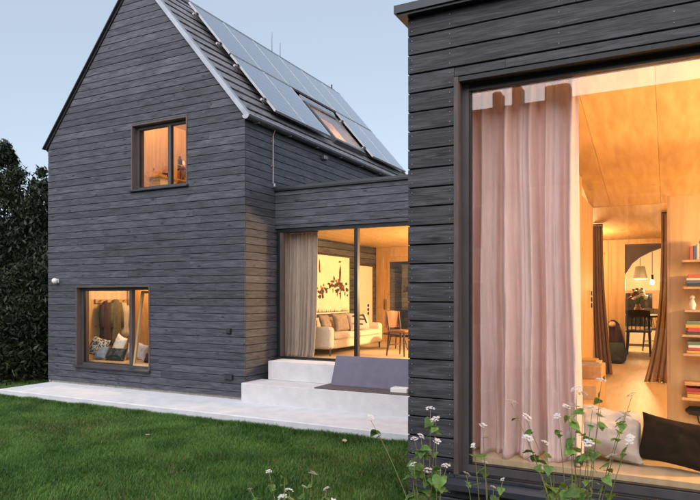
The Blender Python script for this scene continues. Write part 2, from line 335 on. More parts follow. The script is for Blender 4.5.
def clad(parent, fr, zs, xl, xr, ops, m, name='board', th=.022, gap=.0052, jl=(2.6, 4.6), jit=.0022, z_top=None):
    """one mesh object per board; zs = list of joint heights"""
    O, A = fr; made = []
    for i in range(len(zs) - 1):
        za, zb = zs[i], zs[i+1]
        x = xl(za) + random.uniform(.6, jl[1]); js = []
        while x < xr(za) - .5: js.append(x); x += random.uniform(*jl)
        for a0, a1, b0, b1, z0, z1 in pieces(za, zb, xl, xr, ops, js):
            g = gap if z1 - z0 > .03 else .001
            j = random.uniform(-jit, jit); c = .0035 if z1 - z0 > .03 else .001; e = .0012
            zz0, zz1 = z0 + g, z1 - g * .4
            prof = [(j + c*1.6, zz0), (j, zz0 + c), (j, zz1 - c), (j + c, zz1), (th, zz1), (th, zz0)]
            t0 = lambda z: (z - z0) / (z1 - z0)
            L = [(a0 + (a1-a0)*t0(z) + e, y, z) for y, z in prof]; Rr = [(b0 + (b1-b0)*t0(z) - e, y, z) for y, z in prof]
            if min(r[0]-l[0] for l, r in zip(L, Rr)) < .002: 
                L = [(min(l[0], r[0]-.002), l[1], l[2]) for l, r in zip(L, Rr)]
            mb = MB().loft([L, Rr]); px, pz = (a0 + a1) / 2, z0
            me = bpy.data.meshes.new(name); me.from_pydata([(p[0]-px, p[1], p[2]-pz) for p in mb.v], [], mb.f); me.update(); me.materials.append(m)
            o = bpy.data.objects.new(name, me); w = O + A @ Vector((px, 0, pz)); link(o, parent, w)
            o.rotation_euler = A.to_euler(); made.append(o)
    return made
def core(fr, levels, xl, xr, ops, y0, y1):
    O, A = fr; mb = MB()
    lv = sorted(set(levels + [p[2] for p in ops] + [p[3] for p in ops])); lv = [z for z in lv if levels[0] <= z <= levels[-1]]
    for za, zb in zip(lv, lv[1:]):
        for a0, a1, b0, b1, z0, z1 in pieces(za, zb, xl, xr, ops):
            P = [(a0,y0,z0),(b0,y0,z0),(b0,y1,z0),(a0,y1,z0),(a1,y0,z1),(b1,y0,z1),(b1,y1,z1),(a1,y1,z1)]
            mb.hexa([O + A @ Vector(p) for p in P])
    return mb
PITCH = .1327
def courses(lo, hi):
    zs = [3.584 - k*PITCH for k in range(-40, 60)]; zs = sorted(z for z in zs if lo + .02 < z < hi - .02)
    return [lo] + zs + [hi]
def nails(parent, fr, pts):
    O, A = fr; mb = MB()
    for x, z in pts:
        mb.loft([[O + A @ Vector((x + r*math.cos(k*math.pi/3), y, z + r*math.sin(k*math.pi/3))) for k in range(6)] for r, y in ((.0036, -.0005), (.0036, -.0035), (.002, -.0045))])
    return part('nail_heads', mb, M['nail'], parent, kind='stuff')

# ================================================================== GROUND
GZ = -.16
mb = MB()
mb.add([(-300, -300, GZ), (300, -300, GZ), (300, 300, GZ), (-300, 300, GZ)], [(0, 1, 2, 3)])
part('lawn', mb, M['turf'], kind='structure', pivot=(0, 0, GZ))
mb = MB().cbox(-11.36, 7.38, -.3, 1.2, 8.9, 0, .012)
slab = part('terrace_slab', mb, M['pave'], kind='structure', pivot=(-5, 7.4, 0))

# ================================================================== GABLED HOUSE
XL, XR, XC = -11.42, -6.40, -8.91
YF, YBK = 8.5, 16.15
ZE, ZR = 4.82, 7.79
SL = (ZR - ZE) / (XR - XC); ANG = math.atan(SL); CA, SA = math.cos(ANG), math.sin(ANG)
SLEN = math.hypot(ZR - ZE, XR - XC)
house = thing('gabled_house', (XC, YF, 0), 'dark timber clad house with steep gable roof carrying solar panels', 'house')
def gl(z): return XL if z <= ZE else XL + (z - ZE) / SL
def gr(z): return XR if z <= ZE else XR - (z - ZE) / SL
UW = (-9.046, -7.667, 3.765, 5.0)      # upper window opening
LW = (-10.578, -8.573, .385, 1.967)    # lower window opening
gf = frame_front(YF)
gw = part('gable_wall', core(gf, [.05, ZE, ZR - .06], lambda z: gl(z) + .03, lambda z: gr(z) - .03, [UW, LW], .03, .3), M['underlay'], house)
zs = courses(.05, ZR - .05)
clad(gw, gf, zs, gl, gr, [UW, LW], M['board'])
part('plinth', MB().box(XL + .02, YF + .045, -.2, XR - .02, YF + .3, .048), M['plinth'], house)
# side wall facing +X (continues as the inner wall of the living room)
sf = frame_axes((XR, 0, 0), (0, 1, 0), (0, 0, 1))
DOORL = (12.74, 13.5, .66, 2.49)
sw = part('side_wall', core(sf, [.05, ZE], lambda z: YF + .3, lambda z: YBK, [], .03, .3), M['underlay'], house)
clad(sw, sf, courses(.05, ZE - .01), lambda z: YF + .026, lambda z: YBK, [(9.41, 9.43, 2.97, 3.75)], M['board'], jl=(3.2, 5))
mb = MB().box(XL + .01, YF + .3, .0, XL + .3, YBK, ZE).box(XL + .3, YBK - .25, 0, XR - .3, YBK, ZE)
mb.prism([(XL + .1, YBK - .25, ZE), (XR - .1, YBK - .25, ZE), (XC, YBK - .25, ZR - .15)], (0, .25, 0))
part('rear_wall', mb, M['underlay'], house)
# roof
RF = frame_axes((XR, 0, ZE), (0, 1, 0), (-CA, 0, SA)); LF = frame_axes((XL, 0, ZE), (0, -1, 0), (CA, 0, SA))
SKY = (11.93, 13.40, .36, 1.64)
Y0, Y1 = YF - .05, YBK + .05
RT = .04   # roof build-up above the wall line, perpendicular
mb = core(RF, [-.06, SLEN], lambda z: Y0 + .03, lambda z: Y1 - .03, [SKY], -RT, -.004)
c2 = core(LF, [-.06, SLEN], lambda z: -Y1 + .03, lambda z: -Y0 - .03, [], -RT, -.004); mb.add(c2.v, c2.f)
roof = part('roof', mb, M['underlay'], house)
nsl = 15; vs_ = [-.05 + k * (SLEN + .1) / nsl for k in range(nsl + 1)]
def off(fr, d): return fr[0] - (fr[1] @ Vector((0, 1, 0))) * d, fr[1]
for fr, ya, yb in ((RF, Y0, Y1), (LF, -Y1, -Y0)):
    O, A = off(fr, RT + .03)
    for k in range(nsl):
        v0, v1 = vs_[k], vs_[k+1] - .062
        ops = [SKY] if fr is RF else []
        for a0, a1, b0, b1, z0, z1 in pieces(v0, v1, lambda z: ya + .1, lambda z: yb - .1, ops):
            mb = MB().hexa([(a0, .004, z0), (b0, .004, z0), (b0, .028, z0), (a0, .028, z0), (a0, .012, z1), (b0, .012, z1), (b0, .029, z1), (a0, .029, z1)])
            me = bpy.data.meshes.new('roof_slat'); me.from_pydata([(p[0]-a0, p[1], p[2]-z0) for p in mb.v], [], mb.f); me.update(); me.materials.append(M['slat'])
            o = bpy.data.objects.new('roof_slat', me); link(o, roof, O + A @ Vector((a0, 0, z0))); o.rotation_euler = A.to_euler()
# verge flashings
def verge(fr, ya, m, name):
    O, A = fr; mb = MB()
    for a, b, c, d in ((ya, ya + .10, -RT - .055, -RT - .035), (ya - .004, ya + .014, -RT - .053, -.012)):
        P = [(a, c, -.09), (b, c, -.09), (b, d, -.09), (a, d, -.09), (a, c, SLEN + .03), (b, c, SLEN + .03), (b, d, SLEN + .03), (a, d, SLEN + .03)]
        mb.hexa([O + A @ Vector(p) for p in P])
    return part(name, mb, m, house)
verge(RF, Y0, M['zinc'], 'verge_flashing'); verge(RF, Y1 - .10, M['trim'], 'verge_flashing')
verge(LF, -Y0 - .10, M['trim'], 'verge_flashing'); verge(LF, -Y1, M['trim'], 'verge_flashing')
zt = ZR + (RT + .04) / CA
mb = MB().prism([(XC - .12, Y0, zt - .12*SL), (XC, Y0, zt - .01), (XC + .12, Y0, zt - .12*SL), (XC + .12, Y0, zt - .12*SL + .02), (XC, Y0, zt + .02), (XC - .12, Y0, zt - .12*SL + .02)], (0, Y1 - Y0, 0))
part('ridge_cap', mb, M['gutter'], house)
# gutter along the eave
gx, gz = XR + .075, ZE - .005
def arc(y, r, rr):
    a = [(gx + r*math.cos(t), y, gz + r*math.sin(t)) for t in [math.pi + k*math.pi/10 for k in range(11)]]
    b = [(gx + rr*math.cos(t), y, gz + rr*math.sin(t)) for t in [2*math.pi - k*math.pi/10 for k in range(11)]]
    return a + b
gut = part('gutter', MB().loft([arc(Y0 - .02, .066, .06), arc(Y1, .066, .06)]), M['gutter'], house, smooth=False)
lip = part('gutter_lip', MB().tube([(gx + .068, Y0 - .03, gz + .004), (gx + .068, Y1, gz + .004)], .009, 8), M['zinc'], gut)
part('end_cap', MB().prism([(gx + .07*math.cos(t), Y0 - .034, gz + .07*math.sin(t)) for t in [math.pi + k*math.pi/10 for k in range(11)]], (0, .012, 0)), M['zinc'], gut)
for k in range(9):
    y = Y0 + .25 + k*1.0
    part('gutter_bracket', MB().box(gx - .07, y, gz - .085, gx + .075, y + .025, gz - .068), M['gutter'], gut)
# lightning conductor on the side wall
wy = 9.28
cd = part('lightning_conductor', MB().tube([(gx + .02, wy, gz - .04), (XR + .04, wy, gz - .16), (XR + .04, wy, 3.8), (XR + .06, wy + .03, 3.76)], .009, 8), M['copper'], house)
for z in (4.55, 4.1): part('wire_clip', MB().box(XR + .002, wy - .02, z, XR + .052, wy + .02, z + .025), M['copper'], cd)
part('wire_clamp', MB().lathe((XR + .055, wy + .02, 3.745), [(.02, 0), (.02, .05)], 10), M['zinc'], cd)
part('eave_camera_box', MB().cbox(XR + .01, 11.05, 4.58, XR + .1, 11.2, 4.67, .012), M['gutter'], house)
for y, h in ((12.95, .5), (13.32, .36)):
    part('ridge_rod', MB().tube([(XC, y, zt), (XC + .003, y, zt + h)], [.011, .006], 6), M['gutter'], house)
part('ridge_rod', MB().tube([(XC, YBK - .1, zt - .05), (XC, YBK - .1, zt + .12)], .02, 6), M['black'], house)
# skylight
def rp(y, d, v): return RF[0] + RF[1] @ Vector((y, -d, v))
mb = MB()
ya, yb, va, vb = SKY
for a, b, c, d in ((ya, ya + .09, va, vb), (yb - .09, yb, va, vb), (ya + .09, yb - .09, va, va + .09), (ya + .09, yb - .09, vb - .09, vb)):
    mb.hexa([rp(y, h, v) for y, h, v in ((a, .17, c), (b, .17, c), (b, -.0, c), (a, -.0, c), (a, .17, d), (b, .17, d), (b, 0, d), (a, 0, d))])
skl = part('skylight', mb, M['gutter'], house)
part('pane', MB().hexa([rp(y, h, v) for y, h, v in ((ya + .09, .152, va + .09), (yb - .09, .152, va + .09), (yb - .09, .14, va + .09), (ya + .09, .14, va + .09), (ya + .09, .152, vb - .09), (yb - .09, .152, vb - .09), (yb - .09, .14, vb - .09), (ya + .09, .14, vb - .09))]), M['glass'], skl)
mb = MB()
for a, b, c, d in ((ya + .06, ya + .088, va, vb), (yb - .088, yb - .06, va, vb), (ya + .088, yb - .088, va + .06, va + .088), (ya + .088, yb - .088, vb - .088, vb - .06)):
    mb.hexa([rp(y, h, v) for y, h, v in ((a, .138, c), (b, .138, c), (b, -.3, c), (a, -.3, c), (a, .138, d), (b, .138, d), (b, -.3, d), (a, -.3, d))])
part('lining', mb, M['ply'], skl)
mb = MB().hexa([rp(y, h, v) for y, h, v in ((ya - .06, .15, vb + .004), (yb + .06, .15, vb + .004), (yb + .06, .05, vb + .004), (ya - .06, .05, vb + .004), (ya - .06, .19, vb + .16), (yb + .06, .19, vb + .16), (yb + .06, .17, vb + .16), (ya - .06, .17, vb + .16))])
part('flashing_hood', mb, M['zinc'], skl)
# ---- windows in the gable
def window(parent, name, x0, x1, z0, z1, Y, mull, label=None, tilt_right=False):
    yf = Y + .11
    mb = MB()
    t = .028
    for b in ((x0, z0, x0 + t, z1), (x1 - t, z0, x1, z1), (x0 + t, z1 - t, x1 - t, z1)): mb.box(b[0], Y - .012, b[1], b[2], Y + .29, b[3])
    win = part(name, mb, M['jamb'], parent); 
    if label: win['label'] = label
    xa, xb, za, zb = x0 + t, x1 - t, z0, z1 - t
    fw = .055
    mb = MB().box(xa, yf, za, xa + fw, yf + .07, zb).box(xb - fw, yf, za, xb, yf + .07, zb).box(xa + fw, yf, za, xb - fw, yf + .07, za + fw).box(xa + fw, yf, zb - fw, xb - fw, yf + .07, zb)
    mb.box(mull - .035, yf - .004, za + fw, mull + .035, yf + .074, zb - fw)
    part('frame', mb, M['frame'], win)
    for k, (a, b) in enumerate(((xa + fw, mull - .035), (mull + .035, xb - fw))):
        sw_ = .04; c, d = za + fw, zb - fw
        if k == 1 and tilt_right:
            mb = MB().box(a, 0, 0, a + sw_, .05, d - c).box(b - sw_, 0, 0, b, .05, d - c).box(a + sw_, 0, 0, b - sw_, .05, sw_).box(a + sw_, 0, d - c - sw_, b - sw_, .05, d - c)
            g = MB().box(a + sw_, .02, sw_, b - sw_, .03, d - c - sw_)
            X = Matrix.Translation((0, yf + .012, c)) @ Matrix.Rotation(R(-8.5), 4, 'X')
            part('tilted_sash', mb.xf(X), M['ply'], win); part('pane', g.xf(X), M['glass'], win)
        else:
            mb = MB().box(a, yf + .012, c, a + .012, yf + .05, d).box(b - .012, yf + .012, c, b, yf + .05, d).box(a + .012, yf + .012, c, b - .012, yf + .05, c + .012).box(a + .012, yf + .012, d - .012, b - .012, yf + .05, d)
            part('sash', mb, M['black'], win)
            part('pane', MB().box(a + .012, yf + .028, c + .012, b - .012, yf + .038, d - .012), M['glass'], win)
    s = MB().prism([(x0 - .03, Y - .06, z0 - .03), (x0 - .03, Y - .06, z0 - .005), (x0 - .03, yf + .01, z0 + .012), (x0 - .03, yf + .01, z0 - .02), (x0 - .03, Y - .04, z0 - .032)], (x1 - x0 + .06, 0, 0))
    part('sill', s, M['sill'], win)
    return win
window(house, 'window', *UW[:2], *UW[2:], YF, -8.2)
window(house, 'window', *LW[:2], *LW[2:], YF, -9.18, tilt_right=True, label='window with its right sash tilted open')
part('stone_edge', MB().box(XL, YF + .02, -.0, XL + .05, YF + .06, .05), M['plinth'], house)
# outdoor fittings on the gable
wl = thing('wall_lamp', (-11.115, YF, 2.03), 'small white globe lamp on the dark gable wall', 'lamp')
part('base', MB().cbox(-11.15, YF - .03, 2.035, -11.08, YF + .003, 2.12, .008), M['white'], wl)
part('globe', MB().lathe((-11.115, YF - .075, 2.077), [(.015, -.055), (.045, -.04), (.058, -.012), (.06, .01), (.05, .036), (.028, .052), (.008, .057)], 16), M['white'], wl, smooth=True)
for z, lab, w in ((1.168, 'black wall socket box on gable, higher one', .05), (.378, 'wide black double socket box low on gable', .09)):
    so = thing('wall_socket', (-6.73, YF, z - .05), lab, 'socket')
    part('box', MB().cbox(-6.73 - w, YF - .03, z - .05, -6.73 + w, YF - .001, z + .05, .008), M['black'], so)
    part('flap', MB().cbox(-6.73 - w + .01, YF - .042, z - .035, -6.73 + w - .01, YF - .0305, z + .04, .004), M['trim'], so)

# solar panels
PY = [9.44 + k * 1.05 for k in range(7)]
ROW = {'lower': (.28, 1.865), 'upper': (1.905, 3.47)}
def solar(c, row, label):
    v0, v1 = ROW[row]; y0, y1 = PY[c] + .006, PY[c+1] - .006
    t = thing('solar_panel', rp((y0+y1)/2, .2, v0), label, 'solar panel', 'solar panels on the roof')
    Rm = RF[1].to_euler()
    def loc(name, mbx, m):
        me = bpy.data.meshes.new(name); me.from_pydata([tuple(p) for p in mbx.v], [], mbx.f); me.update(); me.materials.append(m)
        o = bpy.data.objects.new(name, me); link(o, t, rp((y0+y1)/2, .2, v0)); o.rotation_euler = Rm; return o
    w, h = (y1 - y0) / 2, v1 - v0; f = .016
    fm = MB().box(-w, -.02, 0, -w + f, .02, h).box(w - f, -.02, 0, w, .02, h).box(-w + f, -.02, 0, w - f, .02, f).box(-w + f, -.02, h - f, w - f, .02, h)
    loc('frame', fm, M['alu'])
    loc('cells', MB().box(-w + f, -.016, f, w - f, .012, h - f), M['solar'])
ORD = ['first', 'second', 'third', 'fourth', 'fifth', 'sixth']
for c in range(6): solar(c, 'upper', 'solar panel in the upper row by the ridge, %s from the gable' % ORD[c])
for c in (0, 1): solar(c, 'lower', 'solar panel in the lower row, %s from the gable' % ORD[c])
for c in (4, 5): solar(c, 'lower', 'solar panel in the lower row beyond the skylight, %s from it' % ORD[c-4])
rails = [(.6, 9.44, 11.54), (1.55, 9.44, 11.54), (2.2, 9.44, 15.74), (3.1, 9.44, 15.74), (.6, 13.64, 15.74), (1.55, 13.64, 15.74)]
for v, a, b in rails:
    mb = MB().hexa([rp(y, h, q) for y, h, q in ((a - .1, .176, v - .02), (b + .05, .176, v - .02), (b + .05, .136, v - .02), (a - .1, .136, v - .02), (a - .1, .176, v + .02), (b + .05, .176, v + .02), (b + .05, .136, v + .02), (a - .1, .136, v + .02))])
    rl = part('panel_rail', mb, M['alu'], house)
    part('end_clamp', MB().hexa([rp(y, h, q) for y, h, q in ((a - .04, .215, v - .018), (a - .005, .215, v - .018), (a - .005, .178, v - .018), (a - .04, .178, v - .018), (a - .04, .215, v + .018), (a - .005, .215, v + .018), (a - .005, .178, v + .018), (a - .04, .178, v + .018))]), M['brown_metal'], rl)
    part('cable', MB().tube([rp(a - .05, .14, v), rp(a - .12, .15, v - .05), rp(a - .1, .14, v - .13), rp(a + .02, .14, v - .18)], .008, 6), M['brown_metal'], rl)

# interior rooms of the gabled house
def lining(parent, x0, x1, y0, y1, z0, z1, wall, ceil, floor, sides='LRB'):
    if 'L' in sides: part('interior_wall', MB().box(x0 - .04, y0, z0, x0, y1, z1), wall, parent)
    if 'R' in sides: part('interior_wall', MB().box(x1, y0, z0, x1 + .04, y1, z1), wall, parent)
    if 'B' in sides: part('interior_wall', MB().box(x0, y1, z0, x1, y1 + .04, z1), wall, parent)
    part('interior_floor', MB().box(x0 - .04, y0, z0 - .05, x1 + .04, y1 + .04, z0 - .001), floor, parent)
    if ceil: part('interior_ceiling', MB().box(x0 - .04, y0, z1 + .001, x1 + .04, y1 + .04, z1 + .05), ceil, parent)
lining(house, -11.0, -8.3, YF + .302, 11.2, .36, 2.55, M['ply'], M['plaster'], M['floor'])
lining(house, -10.4, -7.4, YF + .302, 15.8, 3.1, 6.1, M['ply'], None, M['floor'], sides='LB')
part('interior_wall', MB().box(-7.0, YF + .31, 3.1, -6.72, 15.8, ZE - .3), M['ply'], house)
mb = MB()
for fr, ops, a, b in ((RF, [(SKY[0] + .05, SKY[1] - .05, SKY[2] + .05, SKY[3] - .05)], YF + .31, 15.8), (LF, [], -15.8, -YF - .31)):
    k = core(fr, [.25, SLEN - .05], lambda z: a, lambda z: b, ops, .14, .17); mb.add(k.v, k.f)
part('interior_ceiling', mb, M['plyc'], house)

# ================================================================== LINK WITH LIVING ROOM
YB, FZ = 9.4, .655
XWL = -1.635
lk = thing('flat_roof_link', (-4, YB, 0), 'low flat-roofed link with wide living room window', 'building')
lf = frame_front(YB)
fas = part('fascia', core(lf, [2.985, 3.69], lambda z: XR + .03, lambda z: XWL, [], .03, .25), M['underlay'], lk)
clad(fas, lf, courses(2.985, 3.70), lambda z: XR + .003, lambda z: XWL - .003, [], M['board'], jl=(1.6, 3.2))
rf_ = part('roof', MB().box(XR + .03, YB + .02, 3.6, XWL - .002, 14.9, 3.72), M['underlay'], lk)
part('roof_trim', MB().box(XR + .002, YB - .045, 3.702, XWL - .004, YB + .2, 3.745), M['trim'], rf_)
part('drip_edge', MB().box(XR + .002, YB - .043, 3.672, XWL - .004, YB - .034, 3.7015), M['black'], rf_)
part('floor_slab', MB().box(XR + .03, YB + .03, .0, XWL - .002, 14.5, FZ), M['floor'], lk)
part('interior_ceiling', MB().box(XR + .03, YB + .25, 2.95, XWL - .002, 14.5, 3.0), M['plyc'], lk)
# big window: black frame, one mullion
WX0, WX1 = -6.37, -1.7
mb = MB().box(WX0, YB + .03, .6, WX0 + .05, YB + .13, 2.984).box(WX1, YB + .03, .6, WX1 + .05, YB + .13, 2.984)
mb.box(WX0 + .05, YB + .03, 2.93, WX1, YB + .13, 2.984).box(WX0 + .05, YB + .03, .63, WX1, YB + .13, .675)
bw = part('window', mb, M['black'], lk)
part('jamb_lining', MB().box(WX0 + .051, YB + .04, .676, WX0 + .11, YB + .125, 2.929), M['jamb'], bw)
part('mullion', MB().box(-4.80, YB + .035, .676, -4.735, YB + .125, 2.929), M['black'], bw)
part('mullion', MB().box(-3.2, YB + .035, .676, -3.135, YB + .125, 2.929), M['black'], bw)
for a, b in ((WX0 + .111, -4.801), (-4.734, -3.201), (-3.134, WX1 - .001)):
    part('pane', MB().box(a, YB + .075, .676, b, YB + .085, 2.929), M['glass'], bw)
part('threshold', MB().box(WX0, YB - .03, .6, WX1, YB + .029, .652), M['sill'], bw)
# back wall of the living room with a wooden framed glass door, dark wall of the court beyond
mb = MB().box(-6.39, 13.75, FZ, -6.19, 13.85, 2.948).box(-6.189, 13.75, 2.72, -1.7, 13.85, 2.948).box(-4.6, 13.75, FZ, -4.4, 13.85, 2.719).box(-2.2, 13.75, FZ, -1.7, 13.85, 2.719)
gd = part('garden_door', mb, M['oak'], lk)
part('leaf_frame', MB().box(-6.189, 13.77, FZ, -6.06, 13.83, 2.719).box(-6.059, 13.77, 2.60, -4.601, 13.83, 2.719).box(-6.059, 13.77, FZ, -4.601, 13.83, .78), M['oak'], gd)
part('pane', MB().box(-6.059, 13.795, .781, -4.601, 13.805, 2.599), M['glass'], gd)
part('pane', MB().box(-4.399, 13.795, FZ, -2.201, 13.805, 2.719), M['glass'], gd)
part('handle', MB().box(-6.14, 13.72, 1.45, -6.11, 13.769, 1.7), M['nail'], gd)
part('party_wall', MB().box(XWL - .001, YB + .2, .1, XWL + .05, 14.5, 3.6), M['plaster'], lk)
cw = part('court_wall', MB().box(XR + .05, 16.5, 0, XWL, 16.7, 3.6), M['underlay'], lk)
clad(cw, frame_front(16.47), courses(.1, 3.6), lambda z: XR + .05, lambda z: XWL, [], M['board'], jl=(2, 4))
# cream service door in the dark inner wall
dr = thing('cream_door', (XR + .02, 13.1, FZ), 'cream flush door in the dark living room wall', 'door')
part('leaf', MB().box(XR + .004, 12.78, FZ + .01, XR + .045, 13.46, 2.47), M['cream'], dr)
part('door_frame', MB().box(XR + .004, 12.72, FZ, XR + .03, 12.779, 2.53).box(XR + .004, 13.461, FZ, XR + .03, 13.53, 2.53).box(XR + .004, 12.779, 2.471, XR + .03, 13.461, 2.53), M['darkwood'], dr)
for z in (1.545, 1.45, 1.36):
    part('round_switch', MB().tube([(XR + .046, 13.22, z), (XR + .06, 13.22, z)], .036, 14), M['black'], dr)
# steps
part('terrace_step', MB().cbox(-6.41, 8.41, -.02, XWL - .01, 9.0, .309, .006), M['concrete'], pivot=(-5, 8.41, 0)); s1 = bpy.data.objects['terrace_step']
setp(s1, 'long pale concrete lower step below the living room window', 'step')
s2 = part('terrace_step', MB().cbox(-6.24, 8.95, .31, XWL - .01, 9.425, .637, .006), M['concrete'], pivot=(-5, 8.95, .31))
setp(s2, 'pale concrete upper step right under the living room window', 'step')
# seat pad with leaning back panel on the step
be = thing('lounge_seat', (-4.2, 8.7, .309), 'lilac grey seat pad with leaning back panel on the lower step', 'seat')
part('seat_pad', MB().cbox(-5.0, 8.43, .31, -2.6, 8.945, .328, .004), M['mat_brown'], be)
part('back_panel', MB().hexa([(-4.90, 8.80, .33), (-2.6, 8.80, .33), (-2.6, 8.84, .33), (-4.90, 8.84, .33), (-4.87, 8.93, .79), (-2.6, 8.93, .79), (-2.6, 8.97, .79), (-4.87, 8.97, .79)]), M['lilac'], be)
wb = part('white_block', MB().cbox(-3.72, 8.50, .3285, -3.45, 8.68, .40, .008), M['white']); setp(wb, 'small white block lying on the seat pad', 'block')

# ================================================================== RIGHT WING
YW = 4.05; XW2, YW2 = 4.8, 16.4
OP = (-1.30, 3.9, .565, 3.25)
wing = thing('flat_roof_wing', (0, YW, 0), 'dark clad flat-roofed wing with huge lit picture window', 'building')
wf = frame_front(YW)
fw_ = part('front_wall', core(wf, [-.2, 3.68], lambda z: XWL + .002, lambda z: XW2, [OP], .03, .25), M['underlay'], wing)
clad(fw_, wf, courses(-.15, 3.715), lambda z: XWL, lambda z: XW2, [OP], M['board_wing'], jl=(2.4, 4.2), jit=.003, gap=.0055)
wsf = frame_axes((XWL, 0, 0), (0, -1, 0), (0, 0, 1))
ws_ = part('side_wall', core(wsf, [-.2, 3.68], lambda z: -YB - .1, lambda z: -YW - .06, [], .03, .2), M['underlay'], wing)
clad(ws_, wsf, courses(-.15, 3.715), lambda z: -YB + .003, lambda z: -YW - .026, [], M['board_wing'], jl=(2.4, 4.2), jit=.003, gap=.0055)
npt = []
for z in courses(-.15, 3.715)[:-1]:
    for dz in (.035, .1): 
        npt += [(XWL + .03, z + dz), (OP[0] - .03, z + dz)]
        if z > 3.2: npt += [(x, z + dz) for x in (-.62, .02, .66, 1.3, 1.94)]
nails(fw_, wf, npt)
wr = part('roof', MB().box(XWL + .02, YW + .03, 3.685, XW2, YW2, 3.74), M['underlay'], wing)
part('roof_trim', MB().box(XWL - .075, YW - .08, 3.735, XW2 + .05, YW + .12, 3.79).box(XWL - .075, YW + .12, 3.735, XWL + .12, YB, 3.79), M['trim'], wr)
part('drip_edge', MB().box(XWL - .06, YW - .065, 3.717, XW2 + .05, YW + .1, 3.734).box(XWL - .06, YW + .101, 3.717, XWL + .1, YB, 3.734), M['black'], wr)
part('outer_wall', MB().box(XW2 - .2, YW + .25, 0, XW2, YW2, 3.68).box(XWL + .05, YW2, 0, XW2, YW2 + .2, 3.7).box(XWL + .06, 9.5, 0, XWL + .2, YW2, 3.68), M['underlay'], wing)
# window
mb = MB(); t = .03
HL = MB().box(OP[0] + t, YW + .004, OP[3] - .03, OP[1] - t, YW + .24, OP[3])
xa, xb, za, zb = OP[0] + t, OP[1] - t, OP[2], OP[3] - t
yf = YW + .09
mb = MB().box(xa, yf, za, xa + .045, yf + .08, zb).box(xb - .045, yf, za, xb, yf + .08, zb).box(xa + .045, yf, za, xb - .045, yf + .08, za + .05)
ww = part('picture_window', mb, M['frame'], wing)
part('head_lining', HL, M['black'], ww)
part('head_rail', MB().box(xa + .0452, yf + .002, zb - .045, xb - .0452, yf + .08, zb), M['black'], ww)  # head rail and lining black: shade of the recess put into their colour
part('jamb', MB().box(OP[0], YW - .008, OP[2], OP[0] + t, YW + .24, OP[3]), M['jamb'], ww)
part('jamb', MB().box(OP[1] - t, YW - .008, OP[2], OP[1], YW + .24, OP[3]), M['jamb'], ww)
part('glazing_bead', MB().box(xa + .0451, yf + .012, za + .0501, xa + .055, yf + .06, zb - .0451).box(xa + .0551, yf + .012, za + .0501, xb - .046, yf + .06, za + .058), M['black'], ww)
part('pane', MB().box(xa + .055, yf + .03, za + .058, xb - .046, yf + .042, zb - .0455), M['glass'], ww)
part('sill', MB().prism([(OP[0] - .03, YW - .075, .478), (OP[0] - .03, YW - .075, .515), (OP[0] - .03, yf - .002, .562), (OP[0] - .03, yf - .002, .53), (OP[0] - .03, YW - .06, .495), (OP[0] - .03, YW - .06, .478)], (OP[1] - OP[0] + .06, 0, 0)), M['sill'], ww)
# wing interior
part('interior_floor', MB().box(XWL + .06, YW + .17, .5, XW2 - .2, YW2, FZ), M['floor'], wing)
def cz(y): return 3.60 - (y - 4.3) * .172
ic = None
xs = [XWL + .2, -.66, -.1, 1.07, 2.24, 3.4, XW2 - .2]
for a, b in zip(xs, xs[1:]):
    mb = MB().hexa([(a + .0012, 4.3, cz(4.3)), (b - .0012, 4.3, cz(4.3)), (b - .0012, 8.4, cz(8.4)), (a + .0012, 8.4, cz(8.4)), (a + .0012, 4.3, 3.67), (b - .0012, 4.3, 3.67), (b - .0012, 8.4, 3.67), (a + .0012, 8.4, 3.67)])
    part('ceiling_panel', mb, M['plyc'], wing)
part('interior_ceiling', MB().hexa([(-1.4, 8.404, 2.89), (XW2 - .2, 8.404, 2.89), (XW2 - .2, 11.4, 2.72), (-1.4, 11.4, 2.72), (-1.4, 8.404, 3.67), (XW2 - .2, 8.404, 3.67), (XW2 - .2, 11.4, 3.67), (-1.4, 11.4, 3.67)]), M['plyc'], wing)
part('interior_wall', MB().box(XWL + .2, YW + .25, FZ, XWL + .24, 5.6, 3.62), M['plaster'], wing)
part('interior_wall', MB().box(XW2 - .24, YW + .25, FZ, XW2 - .2, YW2, 3.62), M['ply'], wing)
part('header_panel', MB().box(XWL + .24, YW + .251, 3.255, XW2 - .24, YW + .27, 3.62), M['plaster'], wing)
pw = part('closet_wall', MB().box(XWL + .2, 5.62, FZ, -.9, 8.4, 3.52), M['plaster'], wing)
for k, (a, b) in enumerate(((5.62, 6.4), (6.406, 7.28), (7.286, 8.4))):
    part('wall_panel', MB().box(-.899, a, FZ, -.87, b, cz(b) - .004), M['ply'], pw)
part('wall_panel', MB().box(XWL + .2, 5.59, FZ, -.87, 5.619, 3.36), M['ply'], pw)
sw3 = part('switch_plate', MB().box(-.869, 8.05, 1.62, -.858, 8.13, 1.84), M['white'], wing)
for z in (1.655, 1.73, 1.805): part('round_switch', MB().tube([(-.857, 8.09, z), (-.845, 8.09, z)], .03, 12), M['black'], sw3)
